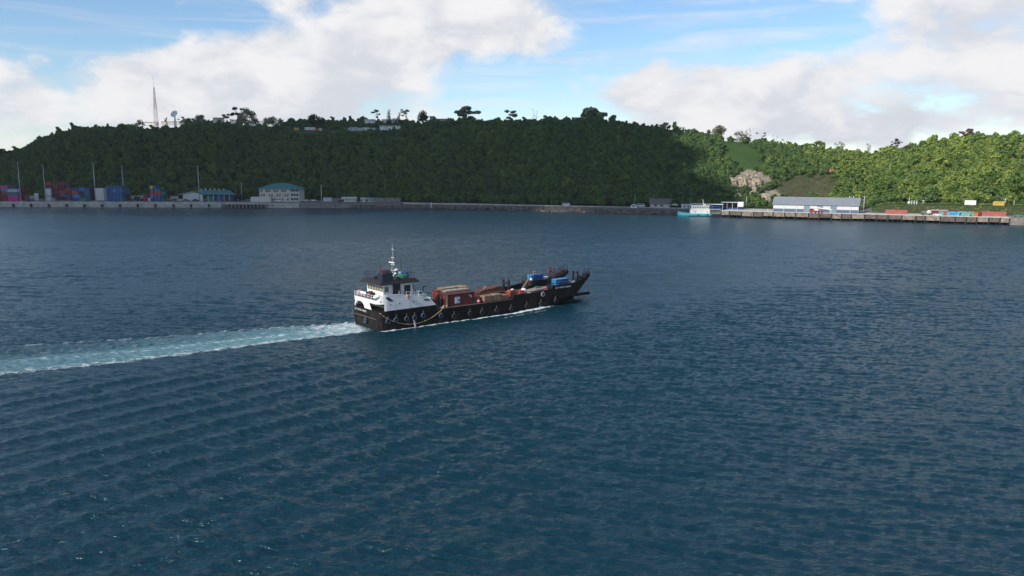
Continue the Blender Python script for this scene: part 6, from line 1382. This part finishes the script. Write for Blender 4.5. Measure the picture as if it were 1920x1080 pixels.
TAN = mat('tan_board', (.22, .14, .085), .85, var=.2, scale=1.5); TAN2 = mat('pale_tan', (.28, .19, .12), .85, var=.2, scale=1.5)
bale(28.7, -4.4, 2.6, 2.0, 1.55, 'tan wrapped pallet right after the red container', TAN); bale(31.3, -4.4, 2.3, 2.0, 1.6, 'middle tan pallet of three along the near deck edge', TAN2); bale(33.6, -4.3, 1.9, 1.9, 1.2, 'low orange brown pallet at the forward end of the row', mat('rust_board', (.36, .15, .08), .85), )
t = aboard('oil_drum', 'red and white drum lashed between container and tan pallets', 'drum', 26.3, -4.6, 3.03); MB().tube((0, 0, 0), (0, 0, .95), .34, n=14).build('shell', RED_P, t); MB().tube((0, 0, .4), (0, 0, .6), .35, n=14).build('band', SHIPW, t)
t = aboard('oil_drum', 'wine red drum beside the red and white drum', 'drum', 27.0, -3.9, 3.03); MB().tube((0, 0, 0), (0, 0, .95), .34, n=14).build('shell', mat('wine_paint', (.10, .016, .03), .5), t); MB().torus((0, 0, .5), .34, .02, 'z', 14, 5).build('hoop', STEEL, t)
def skip():
    t = aboard('steel_bin', 'long rusty brown steel bin with raked ends on the far side', 'bin', 34.3, 1.9, 3.03); RU = mat('rusty_steel', (.13, .045, .028), .8, var=.35, scale=1.0)
    MB().prism([(-3.6, 0), (3.4, 0), (3.7, 1.5), (2.2, 2.3), (-3.0, 1.7), (-4.1, 1.2)], -1.3, 1.3).build('shell', RU, t); MB().b2((-3.4, -1.36, .95), (3.5, -1.31, 1.1)).build('side_rail', mat('pale_rust', (.36, .22, .16), .8), t); MB().path([(-2, 0, 1.7), (-1.2, 0, 2.5), (-.6, 0, 2.0)], .06, 6).build('lifting_chain', STEEL, t)
    for x in (-2, 0, 2): MB().b2((x - .06, -1.36, .1), (x + .06, -1.31, .92)).build('rib', RU, t)
skip()
t = aboard('deck_gantry', 'black twin post gantry standing beyond the rusty bin', 'gantry', 39.0, 1.6, 3.03)
for y in (-1.1, .9): MB().b2((-.22, y - .2, 0), (.22, y + .2, 3.5)).build('post', ROOFK, t)
MB().b2((-.15, -1.1, 2.6), (.15, .9, 2.9)).build('beam', ROOFK, t); MB().tube((0, -1.1, 3.5), (0, -1.1, 4.1), .08, n=6).build('spike', ROOFK, t)
t = aboard('compressor', 'orange red compressor with rounded hood near the forward pallet', 'machine', 36.9, -3.2, 3.03); MB().prism([(-.9, .3), (.9, .3), (.95, 1.2), (.5, 1.75), (-.6, 1.8), (-.95, 1.3)], -.7, .7).build('hood', mat('machine_red', (.26, .06, .04), .5), t); MB().b2((-.95, -.6, .0), (.95, .6, .3)).build('skid', ROOFK, t); MB().b2((.1, -.3, 1.78), (.6, .3, 2.0)).build('exhaust', SHIPW, t)
t = aboard('white_barrel', 'white plastic barrel standing on the forward deck', 'barrel', 42.0, -1.6, 3.03); MB().tube((0, 0, 0), (0, 0, 1.3), .62, .55, n=16).ball((0, 0, 1.3), .55, 16, 6, 0, (1, 1, .4)).build('shell', SHIPW, t, True); MB().torus((0, 0, .7), .61, .04, 'z', 16, 5).build('hoop', STEEL, t)
t = aboard('red_tool_box', 'bright red box on the deck near the white barrel', 'box', 40.2, -3.0, 3.03); MB().b2((-.7, -.4, 0), (.7, .4, 1.2)).build('case', RED_P, t); MB().b2((-.72, -.42, 1.2), (.72, .42, 1.32)).build('lid', RED_P, t)
def deck_crane():
    t = aboard('deck_crane', 'dark lattice deck crane with two crossed struts before the bow wings', 'crane', 45.0, .6, 3.03); B_ = mat('crane_brown', (.07, .05, .045), .7)
    MB().b2((-.5, -.5, 0), (.5, .5, 1.6)).build('pedestal', ROOFK, t); MB().tube((-2.6, -.3, .5), (.6, -.2, 3.6), .16, n=8).build('boom', mat('boom_tan', (.22, .17, .12), .8), t); MB().tube((-1.6, .5, .2), (1.0, .3, 3.4), .16, n=8).build('boom', mat('boom_tan', (.22, .17, .12), .8), t); MB().b2((.5, -.5, 1.6), (1.4, .5, 2.9)).build('winch_house', B_, t); MB().ball((.8, -.4, 3.1), .35, 10, 6).build('work_lamp', SHIPW, t, True)
    MB().tube((.9, .2, 2.9), (.9, .2, 4.0), .09, n=6).build('post', ROOFK, t)
deck_crane()
def workboat():
    t = aboard('covered_workboat', 'grey canvas covered workboat along the near side before the bow wing', 'boat', 44.6, -3.9, 3.4, .05); G = mat('grey_canvas', (.24, .235, .22), .85, var=.25, scale=1.2); st = [(-3.0, 1.0, .1, 1.3), (-1.5, 1.2, 0, 1.45), (.5, 1.15, 0, 1.5), (2.0, .8, .15, 1.45), (3.0, .1, .5, 1.5)]; vs = []
    for x, h, z, zt in st: vs += [(x, -h, zt - .35), (x, -h * .6, z), (x, h * .6, z), (x, h, zt - .35), (x, 0, zt)]
    MB().add(vs, [(j * 5 + i, j * 5 + (i + 1) % 5, j * 5 + 5 + (i + 1) % 5, j * 5 + 5 + i) for j in range(4) for i in range(5)] + [(0, 1, 2, 3, 4), (20, 24, 23, 22, 21)]).build('hull', G, t); MB().b2((-1.0, -.5, 1.48), (.4, .3, 1.62)).build('green_cover', mat('green_tarpaulin', (.03, .30, .14), .6), t); MB().path([(-2.9, -1.06, .95), (.5, -1.2, 1.12), (2.9, -.2, 1.15)], .06, 6).build('gunwale', mat('pale_rope', (.45, .43, .38), .8), t)
workboat()
t = aboard('red_pipe_bundle', 'bundle of thin red pipes lying along the near bulwark', 'pipes', 40.6, -5.1, 4.2)
for k in range(4): MB().tube((-2.8 + .1 * k, -.15 + k * .12, .05 + .05 * (k % 2)), (2.7 + .15 * k, -.15 + k * .12, .05 + .05 * (k % 2)), .05, n=6).build('pipe', mat('faded_red', (.40, .10, .09), .7), t)
MB().b2((-1.5, -.35, -.12), (-1.4, .5, .0)).b2((1.4, -.35, -.12), (1.5, .5, .0)).build('bearer', WOOD, t)
# blue crates on both bow wings
def crates(y0, side, topm, x0=48.9):
    CB = mat('crate_blue', (.012, .075, .30), .45, var=.12, scale=2); LB = mat('crate_light_blue', (.04, .25, .50), .4, var=.1, scale=2); W3 = ['first', 'second', 'third', 'fourth']
    for r in range(2):
        for k in range(4):
            for j in range(2):
                t = aboard('plastic_crate', 'blue crate, %s tier, %s from aft, %s row, on the %s bow wing' % (('lower', 'upper')[r], W3[k], ('inner', 'outer')[j if side == 'near' else 1 - j], side), 'crate', x0 + .5 + k * 1.02, y0 + (-.42 if j else .42), 5.08 + r * .70, 0, 'blue crates on the bow wings')
                first = k == 0
                MB().b2((-.46, -.38, .02), (.46, .38, .60)).build('body', LB if (first or (r == 1 and side == 'near' and k < 2)) else CB, t); MB().b2((-.49, -.40, .60), (.49, .40, .69)).build('lid', LB if side == 'near' or first else CB, t)
crates(-4.75, 'near', None); crates(4.75, 'far', None)
# a low splash of spray under the stern quarter is part of the wake; bow wave foam lies in the sea surface
# ================================================================ the air over the bay
def build_haze():
    o = MB().b2((-1720, -520, -7), (1720, 1720, 128)).build('haze', MATS['concrete']); o['kind'] = 'stuff'; o['label'] = 'thin pale sea haze over the bay'
    m = bpy.data.materials.new('haze_air'); m.use_nodes = True; nt = m.node_tree; nt.nodes.clear(); out = nt.nodes.new('ShaderNodeOutputMaterial'); v = nt.nodes.new('ShaderNodeVolumePrincipled')
    v.inputs['Color'].default_value = (0.84, 0.91, 1.0, 1); v.inputs['Density'].default_value = 4.2e-5; v.inputs['Anisotropy'].default_value = 0.2; nt.links.new(v.outputs[0], out.inputs['Volume'])
    o.data.materials.clear(); o.data.materials.append(m)
build_haze()
